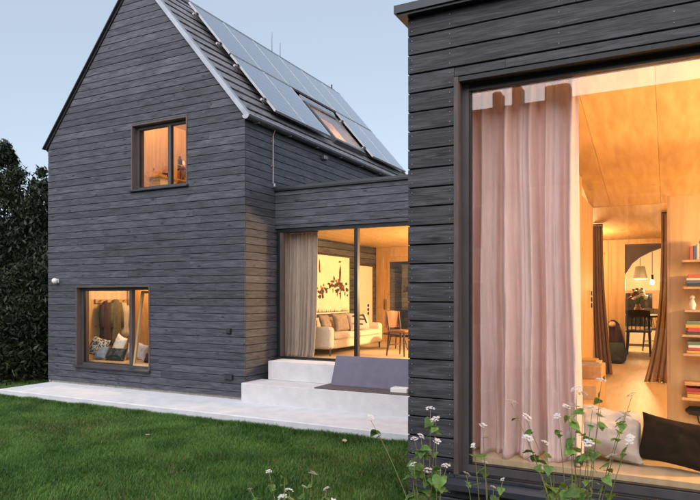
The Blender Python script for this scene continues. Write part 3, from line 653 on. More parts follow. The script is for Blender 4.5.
# back wall of the passage with doorway to the dining room
for a, b in ((-1.4, -.94), (-.936, -.675)):
    part('wall_panel', MB().box(a, 11.4, FZ, b, 11.55, 2.74), M['ply'], wing)
part('wall_panel', MB().box(.4, 11.4, FZ, XW2 - .24, 11.55, 2.74), M['ply'], wing)
part('door_head', MB().box(-.674, 11.4, 2.64, .399, 11.55, 2.74), M['ply'], wing)
part('arched_brace', MB().prism([(-.67, 11.43, 2.639), (.2, 11.43, 2.639), (-.12, 11.43, 2.57), (-.3, 11.43, 2.50), (-.46, 11.43, 2.41), (-.57, 11.43, 2.31), (-.67, 11.43, 2.13)], (0, .1, 0)), M['darkwood'], wing)
part('passage_wall', MB().box(XWL + .2, 8.41, FZ, XWL + .24, 11.39, 2.9), M['ply'], wing)
part('passage_wall', MB().box(.22, 8.6, FZ, .32, 11.39, 2.9), M['ply'], wing)
# dining room
part('dining_wall', MB().box(-1.6 + .2, 15.9, FZ, XW2 - .24, 15.95, 3.3).box(-1.6 + .2, 11.56, FZ, -1.36, 15.9, 3.3), M['plaster'], wing)
part('dining_ceiling', MB().box(-1.4, 11.56, 3.3, XW2 - .2, 15.95, 3.35), M['plaster'], wing)
dw = part('dining_window', MB().box(-1.2, 15.84, 1.0, 1.2, 15.899, 1.06).box(-1.2, 15.84, 1.84, 1.2, 15.899, 1.9).box(-1.2, 15.84, 1.061, -1.15, 15.899, 1.839).box(-.36, 15.84, 1.061, -.22, 15.899, 1.839).box(1.15, 15.84, 1.061, 1.2, 15.899, 1.839), M['oak'], wing)
part('pane', MB().box(-1.149, 15.87, 1.061, -.361, 15.88, 1.839), M['night_glass'], dw)
part('pane', MB().box(-.219, 15.87, 1.061, 1.149, 15.88, 1.839), M['night_glass'], dw)

# ---- lamps (all lit)
def lamp_light(parent, loc, power, col=(1, .63, .29), rad=.1):
    l = bpy.data.lights.new('bulb_light', 'POINT'); l.energy = power; l.color = col; l.shadow_soft_size = rad
    o = bpy.data.objects.new('bulb_light', l); link(o, parent, loc); return o
def pendant(loc, ztop, power, label, rs=.11, hs=.2, col=(1, .63, .29), shade=True):
    x, y, z = loc
    t = thing('pendant_lamp', (x, y, z), label, 'lamp')
    part('cord', MB().tube([(x, y, z + hs + .02), (x, y, ztop)], .006, 6), M['black'], t)
    if shade:
        mb = MB().loft([[(x + r*math.cos(a), y + r*math.sin(a), z + h) for a in [k*math.pi/10 for k in range(20)]] for r, h in ((rs, 0), (rs*.62, hs), (rs*.3, hs + .01), (rs*.28, hs), (rs*.58, hs - .01), (rs*.95, .003))], False, False)
        part('shade', mb, M['shade'], t, smooth=False)
    else: part('socket', MB().lathe((x, y, z + .09), [(.02, 0), (.024, .03), (.022, .11)], 10), M['black'], t)
    part('bulb', MB().lathe((x, y, z + .0), [(.012, 0), (.035, .015), (.045, .045), (.035, .075), (.018, .1)], 12), M['bulb'], t, smooth=True)
    lamp_light(t, (x, y, z - .07), power, col)
    return t
def ceiling_lamp(x, y, ztop, power, label, col=(1, .63, .29), drop=0):
    t = thing('ceiling_lamp', (x, y, ztop - .1), label, 'lamp')
    part('mount', MB().lathe((x, y, ztop - .03), [(.09, 0), (.09, .028)], 16), M['white'], t)
    part('globe', MB().lathe((x, y, ztop - .2 - drop), [(.03, 0), (.085, .03), (.11, .085), (.085, .14), (.05, .169)], 16), M['bulb'], t, smooth=True)
    if drop: part('cord', MB().tube([(x, y, ztop - .032 - drop), (x, y, ztop - .03)], .006, 6), M['black'], t)
    lamp_light(t, (x, y, ztop - .36 - drop), power, col, .15); return t
pendant((-.54, 13.9, 2.12), 3.3, 75, 'conical metal pendant lamp over the dining table', .14, .25)
pendant((-.31, 13.5, 1.99), 3.3, 12, 'bare bulb pendant hanging on thin black cord', shade=False)
ceiling_lamp(1.75, 5.3, cz(5.3), 185, 'round globe lamp hanging by the picture window', drop=.9)
ceiling_lamp(1.7, 7.5, cz(7.5), 110, 'added fill lamp hanging unseen behind the shelf partition', drop=.7)  # extra lamp out of view, added to even out the ceiling light
ceiling_lamp(-1.22, 10.3, 2.78, 30, 'round ceiling lamp in the wooden passage')
ceiling_lamp(-3.0, 11.6, 2.95, 270, 'round globe lamp hanging in the living room', drop=.55)
ceiling_lamp(-9.9, 9.7, 2.55, 32, 'round ceiling lamp in the ground floor room')
ceiling_lamp(-9.35, 9.9, 6.9, 85, 'round ceiling lamp under the gable roof')

part('interior_wall', MB().prism([(XL + .5, 11.75, 3.1), (XR - .5, 11.75, 3.1), (XR - .5, 11.75, ZE - .05), (XC, 11.75, ZR - .4), (XL + .5, 11.75, ZE - .05)], (0, .06, 0)), M['ply'], house)  # partition added to shut the skylight lamp's light out of the gable room
ceiling_lamp(-8.75, 13.2, 6.9, 420, 'added fill lamp that warms the skylight lining', drop=.7)  # extra lamp added so the skylight lining glows warm

# ------------------------------------------------------------------ soft things
def curtain(name, path, z0, z1, mat_, label, folds=9, amp=.05, seed=0, flare=1.0, nu=150, nv=44, pool=.0, gather=None, group=None, dz=None, ymin=-99):
    """path(u, t): plan position, t = 0 at the top, 1 at the hem"""
    t = thing(name, path(.5, 0).to_3d() + Vector((0, 0, z0)), label, 'curtain', group)
    rd = random.Random(seed); ph = [rd.uniform(0, 6.28) for _ in range(6)]
    def fn(u, v):
        tt = 1 - v
        p = path(u, tt); d = (path(min(u + .01, 1), tt) - path(max(u - .01, 0), tt)); d = d.normalized() if d.length > 1e-6 else Vector((1, 0)); nrm = Vector((-d.y, d.x))
        w = u + (.012 + .03*tt)*noise.noise(Vector((u*4.2 + seed*3.1, tt*1.6, 5.2))) + .010*noise.noise(Vector((u*11, tt*4 + seed, 2.2)))
        a = amp * (.55 + .75*tt*flare)
        sh = lambda q: math.copysign(abs(math.sin(q))**.65, math.sin(q))
        am = .55 + .9*abs(noise.noise(Vector((u*3.3 + seed, tt*.9, 9.1))))
        k = am*sh(2*math.pi*folds*w + ph[2]) + .5*math.sin(2*math.pi*folds*1.73*w + ph[3]) + .5*math.sin(2*math.pi*folds*.37*w + ph[4] + .6*tt)
        k += .5*noise.noise(Vector((u*9 + seed, tt*3, 1.7)))
        z = z0 + (z1 - z0)*v
        k += .16*noise.noise(Vector((u*24 + seed, tt*9, 4.4))) + .1*noise.noise(Vector((u*50, tt*26 + seed, 7.7)))*(.3 + tt)
        q = p + nrm*a*k*.6
        if pool and tt > .9:
            s = (tt - .9)/.1; q = q - nrm*pool*s*s*(.6 + .6*noise.noise(Vector((u*6, seed, 0)))); z = z + .02*s*noise.noise(Vector((u*14, seed, 3)))
        if dz: z += dz(u, tt)
        return (q.x, max(q.y, ymin), max(z, z0))
    o = part('cloth', MB().grid(fn, nu, nv), mat_, t, smooth=True)
    m = o.modifiers.new('t', 'SOLIDIFY'); m.thickness = .004
    mb = MB().tube([tuple(path(0, 0).to_3d() + Vector((0, 0, z1 + .012))), tuple(path(1, 0).to_3d() + Vector((0, 0, z1 + .012)))], .011, 8)
    part('rail', mb, M['black'], t); return t
def pth(x0, x1, y, x0b=None, x1b=None, yb=None, e=2.0):
    x0b = x0 if x0b is None else x0b; x1b = x1 if x1b is None else x1b; yb = y if yb is None else yb
    def f(u, t):
        s = t**e; return Vector(((x0 + (x1 - x0)*u)*(1 - s) + (x0b + (x1b - x0b)*u)*s, y*(1 - s) + yb*s))
    return f
curtain('curtain', pth(-1.385, -.545, 4.40, -1.38, -.50, 4.36), .657, 3.243, M['curt_pink'], 'floor length pink linen curtain behind the picture window', folds=5.6, amp=.1, seed=3, pool=.05, nu=260, nv=70, flare=.9, ymin=4.235)
curtain('curtain', pth(-6.36, -5.66, 9.70, -6.34, -5.70, 9.66), .66, 2.93, M['curt_beige'], 'crinkled beige linen curtain at the living room window', folds=8, amp=.045, seed=5, pool=.06)
curtain('curtain', pth(-.10, .06, 9.0, -.30, .04, 8.95, 3), .66, 2.84, M['curt_brown'], 'brown velvet curtain bunched beside the bookshelf wall', folds=4, amp=.05, seed=7, pool=.12, nu=90)
curtain('curtain', pth(-1.0, -.86, 9.6, -.95, -.72, 9.55, 2.2), .66, 2.79, M['curt_brown'], 'brown velvet curtain hanging in front of the passage pillar', folds=4, amp=.05, seed=9, pool=.1, nu=90)
def pillow(name, c, w, h, th, mat_, label, tilt=-20, yaw=0, roll=0, seed=0, cat='cushion', parent=None, n=22):
    """standing square cushion: local x width, z height, y thickness"""
    mb = MB(); rd = random.Random(seed)
    def side(sg):
        def fn(u, v):
            a, b = 2*u - 1, 2*v - 1
            e = (max(0, 1 - abs(a)**2.6)*max(0, 1 - abs(b)**2.6))**.42
            pin = 1 - .09*(1 - abs(a)**2)*0 - .1*(abs(b)**2)*(1 - abs(a)**3)*.0
            x = a*w/2*(1 - .11*(1 - abs(b)**2.2)*abs(a)); z = b*h/2*(1 - .11*(1 - abs(a)**2.2)*abs(b))
            nz = noise.noise(Vector((a*2.2 + seed, b*2.2, sg))) * .2 + .13*noise.noise(Vector((a*6 + seed, b*6, sg*2)))
            return (x, sg*th/2*e*(1 + nz*1.5), z)
        return fn
    mb.grid(side(-1), n, n); g = MB().grid(side(1), n, n); mb.add(g.v, [tuple(reversed(f)) for f in g.f])
    X = Matrix.Rotation(R(yaw), 4, 'Z') @ Matrix.Rotation(R(tilt), 4, 'X') @ Matrix.Rotation(R(roll), 4, 'Y')
    mb.xf(X); zmin = min(p[2] for p in mb.v); mb.xf(Matrix.Translation((c[0], c[1], c[2] - zmin)))
    return part(name, mb, mat_, parent, smooth=True, **({} if parent else dict(label=label, cat=cat)))
# cushions on the window floor of the wing
pillow('cushion', (.035, 4.50, FZ), .45, .31, .19, M['velvet'], 'dark brown velvet cushion leaning at the picture window', tilt=-18, yaw=-4, roll=7, seed=2)
pillow('cushion', (-.42, 4.55, FZ), .56, .37, .26, M['linen_white'], 'large crumpled off-white linen cushion beside the pink curtain', tilt=-42, yaw=10, roll=9, seed=5)
mb = MB().tube([(-.50, 4.78, FZ + .11), (-.3, 4.80, FZ + .115), (0, 4.82, FZ + .11), (.3, 4.84, FZ + .11)], [.07, .11, .11, .08], 14)
setp(part('bolster', mb, M['taupe'], smooth=True), 'brown roll bolster lying behind the two cushions', 'bolster')
# low wooden stepped drawers by the left partition
st = thing('drawer_unit', (-.72, 6.3, FZ), 'low stepped wooden drawer unit beside the plywood wall', 'drawer unit')
for k in range(3):
    part('drawer_box', MB().cbox(-.868, 5.65 + .45*k, FZ, -.60 + .0*k, 6.09 + .45*k, FZ + .16 + .13*k, .006), M['ply'], st)
    part('handle_slot', MB().box(-.60, 5.78 + .45*k, FZ + .06 + .1*k, -.595, 5.95 + .45*k, FZ + .10 + .1*k), M['darkwood'], st)
for k, (bx, c) in enumerate(((0, 1), (.02, 6), (-.015, 3))):
    o = part('magazine', MB().box(-.84 + bx, 6.6, FZ + .42 + .018*k, -.64 + bx, 6.86, FZ + .437 + .018*k), M['book%d' % c]); setp(o, ['cream magazine at the bottom of a small pile', 'white magazine in the middle of a small pile', 'ochre magazine topping a small pile'][k] + ' on the drawers', 'magazine')
# book shelf wall at the right
bk = thing('shelf_wall', (.5, 5.9, FZ), 'tall plywood partition with small wall shelves', 'shelf')
part('panel', MB().box(0, 5.83, FZ, .7, 5.90, 2.60), M['ply'], bk)
part('edge_strip', MB().box(-.022, 5.82, FZ, -.001, 5.91, 2.606), M['oak'], bk)
part('panel', MB().box(.705, 5.83, FZ, 1.4, 5.90, 2.60), M['ply'], bk)
SH = [2.06, 1.845, 1.66, 1.46, 1.31, 1.075, .955]
for k, z in enumerate(SH): part('shelf_board', MB().box(.085 + .01*(k % 3), 5.63, z - .018, .9, 5.829, z), M['oak'], bk)
rb = random.Random(4)
def book(x0, x1, y0, y1, z0, z1, c, label):
    o = part('book', MB().cbox(x0, y0, z0, x1, y1, z1, .003), M['book%d' % c]); setp(o, label, 'book', 'books on the wall shelves')
rows = {1: 'on the second shelf from the top', 4: 'on the third shelf from the floor', 3: 'on the middle shelf', 6: 'on the lowest shelf'}
for r_ in (0, 1, 3, 4, 6):
    z = SH[r_] + .001
    if r_ == 0:
        x = .14
        for k, c in enumerate((0, 2, 1, 7, 3)):
            w = rb.uniform(.02, .035); h = rb.uniform(.1, .17)
            book(x, x + w - .001, 5.66, 5.8, z, z + h, c, 'upright %s book on the top wall shelf' % ['red', 'navy', 'cream', 'crimson', 'ochre'][k]); x += w
    else:
        cs = rb.sample(range(8), 4 if r_ != 6 else 3); names = ['red', 'cream', 'navy', 'ochre', 'green', 'black', 'white', 'crimson']
        for k, c in enumerate(cs):
            h = rb.uniform(.018, .032)
            book(.11 + rb.uniform(0, .02), .30 - rb.uniform(0, .03), 5.65, 5.81, z, z + h - .001, c, '%s book lying flat %s' % (names[c], {1: 'on the shelf below the upright books', 3: 'on the shelf with the black tin', 4: 'on the shelf over the empty board', 6: 'on the lowest wall shelf'}[r_])); z += h
fg = thing('figurine', (.16, 5.72, SH[2]), 'tiny pale figurine standing on a wall shelf', 'figurine')
part('body', MB().lathe((.16, 5.72, SH[2] + .001), [(.022, 0), (.02, .01), (.028, .04), (.014, .075), (.009, .085)], 12), M['cream'], fg, smooth=True)
part('head', MB().lathe((.16, 5.72, SH[2] + .08), [(.006, 0), (.018, .012), (.017, .028), (.004, .038)], 12), M['cream'], fg, smooth=True)
sp = thing('speaker', (.2, 5.76, .78), 'small black rounded speaker on the shelf wall', 'speaker')
part('case', MB().cbox(.11, 5.72, .80, .29, 5.828, .87, .03), M['black'], sp)
part('cable', MB().tube([(.2, 5.82, .80), (.21, 5.815, .74), (.25, 5.82, .70), (.26, 5.825, .66)], .006, 6), M['black'], sp)

# dark bundle and pouf by the passage pillar
bn = thing('hanging_coat', (-.83, 11.3, .89), 'dark coat with pale round collar hanging on the passage pillar', 'coat')
rings = []
for t_, ww, dd, ox in ((0, .03, .03, -.02), (.05, .07, .06, -.02), (.14, .11, .08, -.015), (.3, .10, .085, 0), (.5, .12, .09, .02), (.75, .145, .1, .035), (.95, .15, .1, .05), (1, .12, .08, .05)):
    rings.append([(-.83 + ox + .75*ww*math.cos(a)*(1 + .14*math.sin(4*a + 3*t_)), 11.27 + dd*math.sin(a)*(1 + .25*math.sin(6*a + 1 + 2*t_)), 1.37 - .48*t_) for a in [k*math.pi/14 for k in range(28)]])
part('body', MB().loft(rings), M['maroon'], bn, smooth=True)
part('sleeve', MB().tube([(-.77, 11.22, 1.28), (-.745, 11.2, 1.16), (-.76, 11.18, 1.03)], [.026, .032, .026], 10), M['maroon'], bn, smooth=True)
part('collar', MB().lathe((-.86, 11.2, 1.255), [(.02, 0), (.055, .012), (.06, .05), (.035, .085), (.01, .09)], 14), M['cream'], bn, smooth=True)
pf = part('pouf', MB().lathe((-.80, 11.18, FZ), [(.1, 0), (.155, .05), (.17, .15), (.15, .26), (.1, .335), (.03, .343)], 20), M['green_fab'], smooth=True)
setp(pf, 'round dark green pouf under the dark coat', 'pouf')

# ---- chairs
def chair(loc, yaw, seatm, frm, label, back='slat', h=.85):
    t = thing('chair', loc, label, 'chair')
    X = Matrix.Translation(loc) @ Matrix.Rotation(R(yaw), 4, 'Z')
    def P(name, mb, m): return part(name, mb.xf(X), m, t)
    for sx in (-1, 1):
        P('leg', MB().tube([(sx*.2, -.19, 0), (sx*.18, -.17, .44)], [.014, .02], 8), frm)
        P('leg', MB().tube([(sx*.2, .22, 0), (sx*.18, .18, .44), (sx*.18, .24, h)], [.014, .02, .016], 8), frm)
    P('seat', MB().cbox(-.22, -.22, .44, .22, .2, .48, .018), seatm)
    rng_ = [(-.2, .235), (-.1, .27), (0, .28), (.1, .27), (.2, .235)]
    for z0, z1 in ((h - .1, h + .02),) if back == 'slat' else ((h - .3, h + .02),):
        P('backrest', MB().loft([[(x, y - .012, z0), (x, y + .012, z0), (x, y + .012, z1 - .02*abs(x/.2)), (x, y - .012, z1 - .02*abs(x/.2))] for x, y in rng_]), seatm)
    for x in (-.1, -.03, .04, .11):
        if back == 'slat': P('spindle', MB().tube([(x, .17, .47), (x, .265, h - .08)], .009, 6), frm)
    for y in (-.17, .19): P('rung', MB().tube([(-.185, y, .2), (.185, y, .2)], .009, 6), frm)
    return t
chair((-.52, 12.75, FZ), 180, M['black'], M['black'], 'black chair with spindle back standing at the dining table')
chair((-.2, 13.9, FZ), 40, M['darkwood'], M['darkwood'], 'dark wooden chair behind the dining table', 'slat')
chair((-4.45, 10.75, FZ), 75, M['leather'], M['darkwood'], 'brown leather chair with dark legs in the living room', 'pad', .82)
dt = thing('dining_table', (-.4, 13.4, FZ), 'dark wooden dining table with a flower bouquet', 'table')
part('top', MB().cbox(-1.2, 12.95, FZ + .71, .9, 13.75, FZ + .75, .008), M['darkwood'], dt)
for x in (-1.12, .82):
    for y in (13.02, 13.68): part('leg', MB().tube([(x, y, FZ), (x, y, FZ + .709)], [.025, .035], 8), M['darkwood'], dt)
vz = FZ + .751
va_ = thing('flower_bouquet', (-.56, 13.35, vz), 'pale and pink flower bouquet in a vase on the dining table', 'bouquet')
part('vase', MB().lathe((-.56, 13.35, vz), [(.05, 0), (.075, .05), (.07, .12), (.04, .17), (.05, .2)], 14), M['pot'], va_, smooth=True)
mbp, mbg, mbr = MB(), MB(), MB(); rb = random.Random(8)
for k in range(46):
    a = rb.uniform(0, 6.28); e = rb.uniform(-.1, 1.5); r_ = .17*rb.uniform(.6, 1); p = (-.56 + r_*1.1*math.cos(a)*math.cos(e), 13.35 + r_*math.sin(a)*math.cos(e), vz + .3 + r_*1.3*math.sin(e))
    s_ = rb.uniform(.02, .045); tgt = (mbp, mbp, mbr, mbg)[k % 4]
    tgt.lathe(p, [(s_*.3, -s_*.7), (s_, -s_*.2), (s_*.9, s_*.4), (s_*.2, s_*.7)], 7)
    if k % 3 == 0: mbg.tube([(-.56, 13.35, vz + .17), p], .004, 4)
part('pale_blooms', mbp, M['petal'], va_, smooth=True, kind='stuff'); part('pink_blooms', mbr, M['rose'], va_, smooth=True, kind='stuff'); part('greenery', mbg, M['leaf'], va_, kind='stuff')

# ---- living room
so = thing('sofa', (-5.9, 11.1, FZ), 'cream upholstered sofa against the dark living room wall', 'sofa')
sy0, sy1, sxb, sxf = 9.98, 12.3, -6.33, -5.55
for y in (sy0 + .06, sy1 - .06):
    for x in (sxb + .08, sxf - .06): part('leg', MB().tube([(x, y, FZ), (x, y, FZ + .14)], [.015, .022], 8), M['darkwood'], so)
part('base', MB().cbox(sxb, sy0 + .13, FZ + .13, sxf, sy1 - .13, FZ + .29, .02), M['cream'], so)
for a, b in ((sy0, sy0 + .16), (sy1 - .16, sy1)): o = part('armrest', MB().cbox(sxb, a, FZ + .12, sxf, b, FZ + .54, .04), M['cream'], so); bevel(o, .02)
part('backrest', MB().cbox(sxb, sy0 + .161, FZ + .29, sxb + .2, sy1 - .161, FZ + .68, .05), M['cream'], so)
ym = (sy0 + sy1)/2
for a, b in ((sy0 + .165, ym - .003), (ym + .003, sy1 - .165)): part('seat_cushion', MB().cbox(sxb + .201, a, FZ + .291, sxf + .02, b, FZ + .41, .035), M['cream'], so)
sz = FZ + .405
pillow('cushion', (-5.88, 10.35, sz), .42, .38, .14, M['taupe'], 'taupe cushion in the left corner of the sofa', tilt=-18, yaw=100, seed=11)
pillow('cushion', (-5.86, 10.95, sz), .46, .4, .15, M['taupe'], 'taupe cushion half behind the striped cushion', tilt=-20, yaw=80, seed=12)
pc = pillow('cushion', (-5.70, 11.35, sz), .56, .4, .15, M['linen_white'], 'white cushion with thick black line pattern on the sofa', tilt=-22, yaw=75, seed=13)
pillow('cushion', (-5.85, 11.95, sz), .4, .36, .14, M['cream'], 'cream cushion beside the right sofa armrest', tilt=-18, yaw=95, seed=14)
Xp = Matrix.Translation((-5.70, 11.35, sz + .2)) @ Matrix.Rotation(R(75), 4, 'Z') @ Matrix.Rotation(R(-22), 4, 'X')
mb = MB()
def band(a, b, w=.016, y=-.082):
    a, b = Vector((a[0], y, a[1])), Vector((b[0], y, b[1])); d = (b - a).normalized(); n_ = Vector((-d.z, 0, d.x))*w
    mb.prism([a - n_, b - n_, b + n_, a + n_], (0, .012, 0))
band((-.18, .08), (.16, .1)); band((.16, .1), (.18, -.08)); band((-.2, -.07), (.05, -.1)); band((-.05, .02), (.17, .0))
part('printed_lines', mb.xf(Xp), M['black'], pc)
ar = thing('wall_picture', (XR + .02, 11.6, 1.4), 'large pale picture with black strokes and red blossoms', 'picture')
part('canvas', MB().box(XR + .006, 10.75, 1.40, XR + .04, 12.27, 2.615), M['canvas'], ar)
ink, ros = MB(), MB(); rb = random.Random(21)
def blob(mb, y, z, ry, rz, n=9, x=XR + .0402):
    pts = [(x, y + ry*(1 + rb.uniform(-.35, .35))*math.cos(2*math.pi*k/n), z + rz*(1 + rb.uniform(-.35, .35))*math.sin(2*math.pi*k/n)) for k in range(n)]
    mb.prism(pts, (.0015 + rb.uniform(0, .0015), 0, 0))
for k in range(60):
    y = 10.8 + 1.42*rb.random(); z = 1.93 + .07*math.sin(5*y) + rb.gauss(0, .07)
    blob(ink, y, z, rb.uniform(.015, .07), rb.uniform(.012, .05))
for k in range(15):
    y = 10.8 + 1.2*rb.random(); blob(ros, y, 1.98 + .07*math.sin(5*y) + rb.gauss(0, .05), rb.uniform(.015, .045), rb.uniform(.015, .035), x=XR + .0435)
for y, z0, z1, w in ((11.83, 2.1, 2.42, .05), (11.83, 2.49, 2.53, .06), (10.95, 2.2, 2.5, .03), (11.08, 1.7, 1.85, .05), (11.85, 1.7, 1.9, .03), (11.7, 1.75, 1.9, .02)):
    blob(ink, y, (z0 + z1)/2, w, (z1 - z0)/2, 10)
for k in range(46):
    y = 10.8 + 1.42*k/46; h = rb.uniform(.02, .09); ink.prism([(XR + .0402, y - .006, 1.43), (XR + .0402, y + .02, 1.43), (XR + .0402, y + .01 + rb.uniform(-.02, .02), 1.43 + h)], (.0015, 0, 0))
part('ink_strokes', ink, M['ink'], ar, kind='stuff'); part('blossoms', ros, M['rose'], ar, kind='stuff')
lt = thing('side_table', (-5.05, 11.9, FZ), 'low dark wooden side table in front of the sofa', 'table')
part('top', MB().lathe((-5.05, 11.9, FZ + .32), [(.3, 0), (.3, .025)], 24), M['darkwood'], lt)
for k in range(3): part('leg', MB().tube([(-5.05 + .24*math.cos(k*2.1), 11.9 + .24*math.sin(k*2.1), FZ), (-5.05 + .15*math.cos(k*2.1), 11.9 + .15*math.sin(k*2.1), FZ + .32)], .013, 8), M['darkwood'], lt)

# ---- ground floor room of the house (behind the lower window)
ZF = .36
rk = thing('coat_rack', (-10.98, 9.7, 1.62), 'wooden peg rail on the left wall of the ground floor room', 'coat rack')
part('rail', MB().box(-10.999, 9.3, 1.62, -10.96, 10.15, 1.70), M['oak'], rk)
for k in range(5): part('peg', MB().tube([(-10.96, 9.4 + k*.16, 1.66), (-10.88, 9.4 + k*.16, 1.68)], .012, 8), M['oak'], rk)
def coat(x, y, ztop, h, w, mat_, label, seed):
    rings = []; rd = random.Random(seed)
    for t_, ww, dd in ((0, .06, .04), (.04, .12, .07), (.1, .2, .09), (.3, .2, .1), (.6, .22, .1), (.85, .25, .11), (1, .26, .11)):
        rings.append([(x + w/.26*ww*math.cos(a)*(1 + .12*math.sin(5*a + seed)*t_), y - .1 + dd*math.sin(a)*(1 + .25*math.sin(7*a + seed)*t_), ztop - h*t_) for a in [k*math.pi/12 for k in range(24)]])
    t = thing('coat', (x, y, ztop - h), label, 'coat', None)
    RX = Matrix.Translation((x, y, 0)) @ Matrix.Rotation(R(90), 4, 'Z') @ Matrix.Translation((-x, -y + .1, 0))
    o = part('body', MB().loft(rings).xf(RX), mat_, t, smooth=True)
    for s in (-1, 1): part('sleeve', MB().tube([(x + s*w*.7, y - .1, ztop - h*.08), (x + s*w*.95, y - .1, ztop - h*.3), (x + s*w*.98, y - .13, ztop - h*.62)], [.05, .06, .045], 10).xf(RX), mat_, t, smooth=True)
    return t
coat(-10.84, 9.46, 1.66, .92, .12, M['maroon'], 'dark maroon coat hanging on the peg rail', 1)
coat(-10.80, 9.70, 1.70, 1.0, .15, M['olive'], 'olive green coat hanging on the peg rail', 2)
coat(-10.84, 9.96, 1.62, .75, .12, M['linen_white'], 'off-white jacket hanging on the peg rail', 3)
cb_ = thing('cabinet', (-10.6, 10.3, ZF), 'tall orange wooden cabinet behind the tilted window sash', 'cabinet')
part('carcass', MB().box(-10.98, 10.2, ZF, -10.35, 11.15, 2.2), M['oak'], cb_); part('door_panel', MB().box(-10.96, 10.18, ZF + .05, -10.37, 10.199, 2.16), M['oak'], cb_)
ws2 = thing('window_seat', (-9.6, 9.1, ZF), 'low wooden seat box under the lower window', 'bench')
part('seat_box', MB().cbox(-10.7, YF + .31, ZF, -8.45, 9.5, ZF + .1, .01), M['oak'], ws2)
zs_ = ZF + .101
pillow('cushion', (-10.62, 9.08, zs_), .46, .42, .16, M['patt'], 'black and cream patterned cushion behind the lower window', tilt=-20, yaw=12, roll=14, seed=31)
pillow('cushion', (-10.40, 8.98, zs_), .34, .28, .14, M['bluegrey'], 'blue grey cushion behind the lower window', tilt=-30, yaw=-6, roll=-6, seed=32)
pillow('cushion', (-9.98, 8.98, zs_), .5, .28, .16, M['black'], 'long black cushion behind the lower window', tilt=-25, yaw=3, seed=33)
pillow('cushion', (-10.22, 9.27, zs_), .44, .46, .13, M['canvas'], 'pale yellow square cushion leaning behind the black one', tilt=-16, yaw=-14, roll=14, seed=34)
pillow('cushion', (-9.82, 9.3, zs_), .34, .36, .12, M['linen_white'], 'small white cushion behind the black cushion', tilt=-16, yaw=10, seed=35)
pillow('cushion', (-9.40, 9.1, zs_), .38, .34, .13, M['linen_white'], 'white cushion behind the tilted sash', tilt=-16, yaw=-10, roll=8, seed=36)
pillow('cushion', (-9.02, 9.0, zs_), .36, .2, .13, M['maroon'], 'small dark maroon cushion at the right window jamb', tilt=-24, yaw=4, seed=37)
# ---- upper room
U0 = 3.1
dk = thing('side_cabinet', (-10.25, 10.6, U0), 'pale wooden cabinet along the wall of the upper room', 'cabinet')
part('carcass', MB().box(-10.398, 10.3, U0, -10.08, 10.82, 4.42), M['white'], dk); part('cabinet_top', MB().box(-10.398, 10.28, 4.421, -10.06, 10.84, 4.45), M['ply'], dk)
tl = thing('table_lamp', (-10.22, 10.66, 4.451), 'small dark conical lamp on the upper room cabinet', 'lamp')
part('stand', MB().lathe((-10.22, 10.66, 4.451), [(.05, 0), (.05, .012), (.01, .02), (.01, .14)], 12), M['black'], tl)
part('lamp_shade', MB().lathe((-10.22, 10.66, 4.56), [(.12, 0), (.04, .16)], 16, False, True), M['leather'], tl)
us = thing('open_shelf', (-10.3, 11.3, 4.45), 'open wooden wall shelf with jars in the upper room', 'shelf')
for z in (4.5, 4.84): part('shelf_board', MB().box(-10.398, 10.95, z - .025, -10.18, 11.75, z), M['ply'], us)
for y in (10.92, 11.751): part('side_panel', MB().box(-10.398, y, 4.40, -10.18, y + .029, 5.0), M['ply'], us)
for k, (y, h, m_) in enumerate(((11.02, .16, 'pot'), (11.14, .22, 'black'), (11.26, .14, 'white'), (11.38, .2, 'pot'), (11.5, .18, 'leather'))):
    o = part('jar', MB().lathe((-10.28, y, 4.841), [(.035, 0), (.05, h*.3), (.042, h*.7), (.025, h*.85), (.03, h)], 14), M[m_], smooth=True)
    setp(o, ['clay jar at the end of the upper room shelf', 'tall black jar on the upper room shelf', 'short white jar on the upper room shelf', 'clay jar between white and leather-brown jars', 'leather-brown jar on the upper room shelf'][k], 'jar')
for k, (y, h, m_) in enumerate(((11.0, .2, 'book0'), (11.04, .24, 'book5'), (11.09, .22, 'book2'), (11.3, .1, 'book3'))):
    o = part('book', MB().box(-10.36, y, 4.501, -10.2, y + .035, 4.501 + h), M[m_]); setp(o, '%s book upright on the lower board of the upper room shelf' % ['red', 'black', 'navy', 'small ochre'][k], 'book')

# ================================================================== VEGETATION
def leaf_cloud(n, sampler, size, up=.3, seed=0, elong=1.8):
    r_ = np.random.default_rng(seed)
    P = sampler(r_, n); D = r_.normal(size=(n, 3)); D[:, 2] += up; D /= np.linalg.norm(D, axis=1)[:, None]
    S = np.cross(D, r_.normal(size=(n, 3))); S /= np.linalg.norm(S, axis=1)[:, None]
    s = size*r_.uniform(.6, 1.3, (n, 1)); a = D*s*elong/2; b = S*s*.5
    V = np.stack([P - a, P + b - a*.1, P + a, P - b - a*.1], 1).reshape(-1, 3)
    return V
def cloud_part(name, V, mat_, parent, pivot, kind=None):
    n = len(V)//4; me = bpy.data.meshes.new(name)
    me.vertices.add(len(V)); me.vertices.foreach_set('co', (V - np.array(pivot)).astype(np.float32).ravel())
    me.loops.add(4*n); me.loops.foreach_set('vertex_index', np.arange(4*n, dtype=np.int32))
    me.polygons.add(n); me.polygons.foreach_set('loop_start', np.arange(0, 4*n, 4, dtype=np.int32)); me.polygons.foreach_set('loop_total', np.full(n, 4, dtype=np.int32))
    me.update(); me.validate(); me.materials.append(mat_)
    o = bpy.data.objects.new(name, me); link(o, parent, pivot); return setp(o, kind=kind)
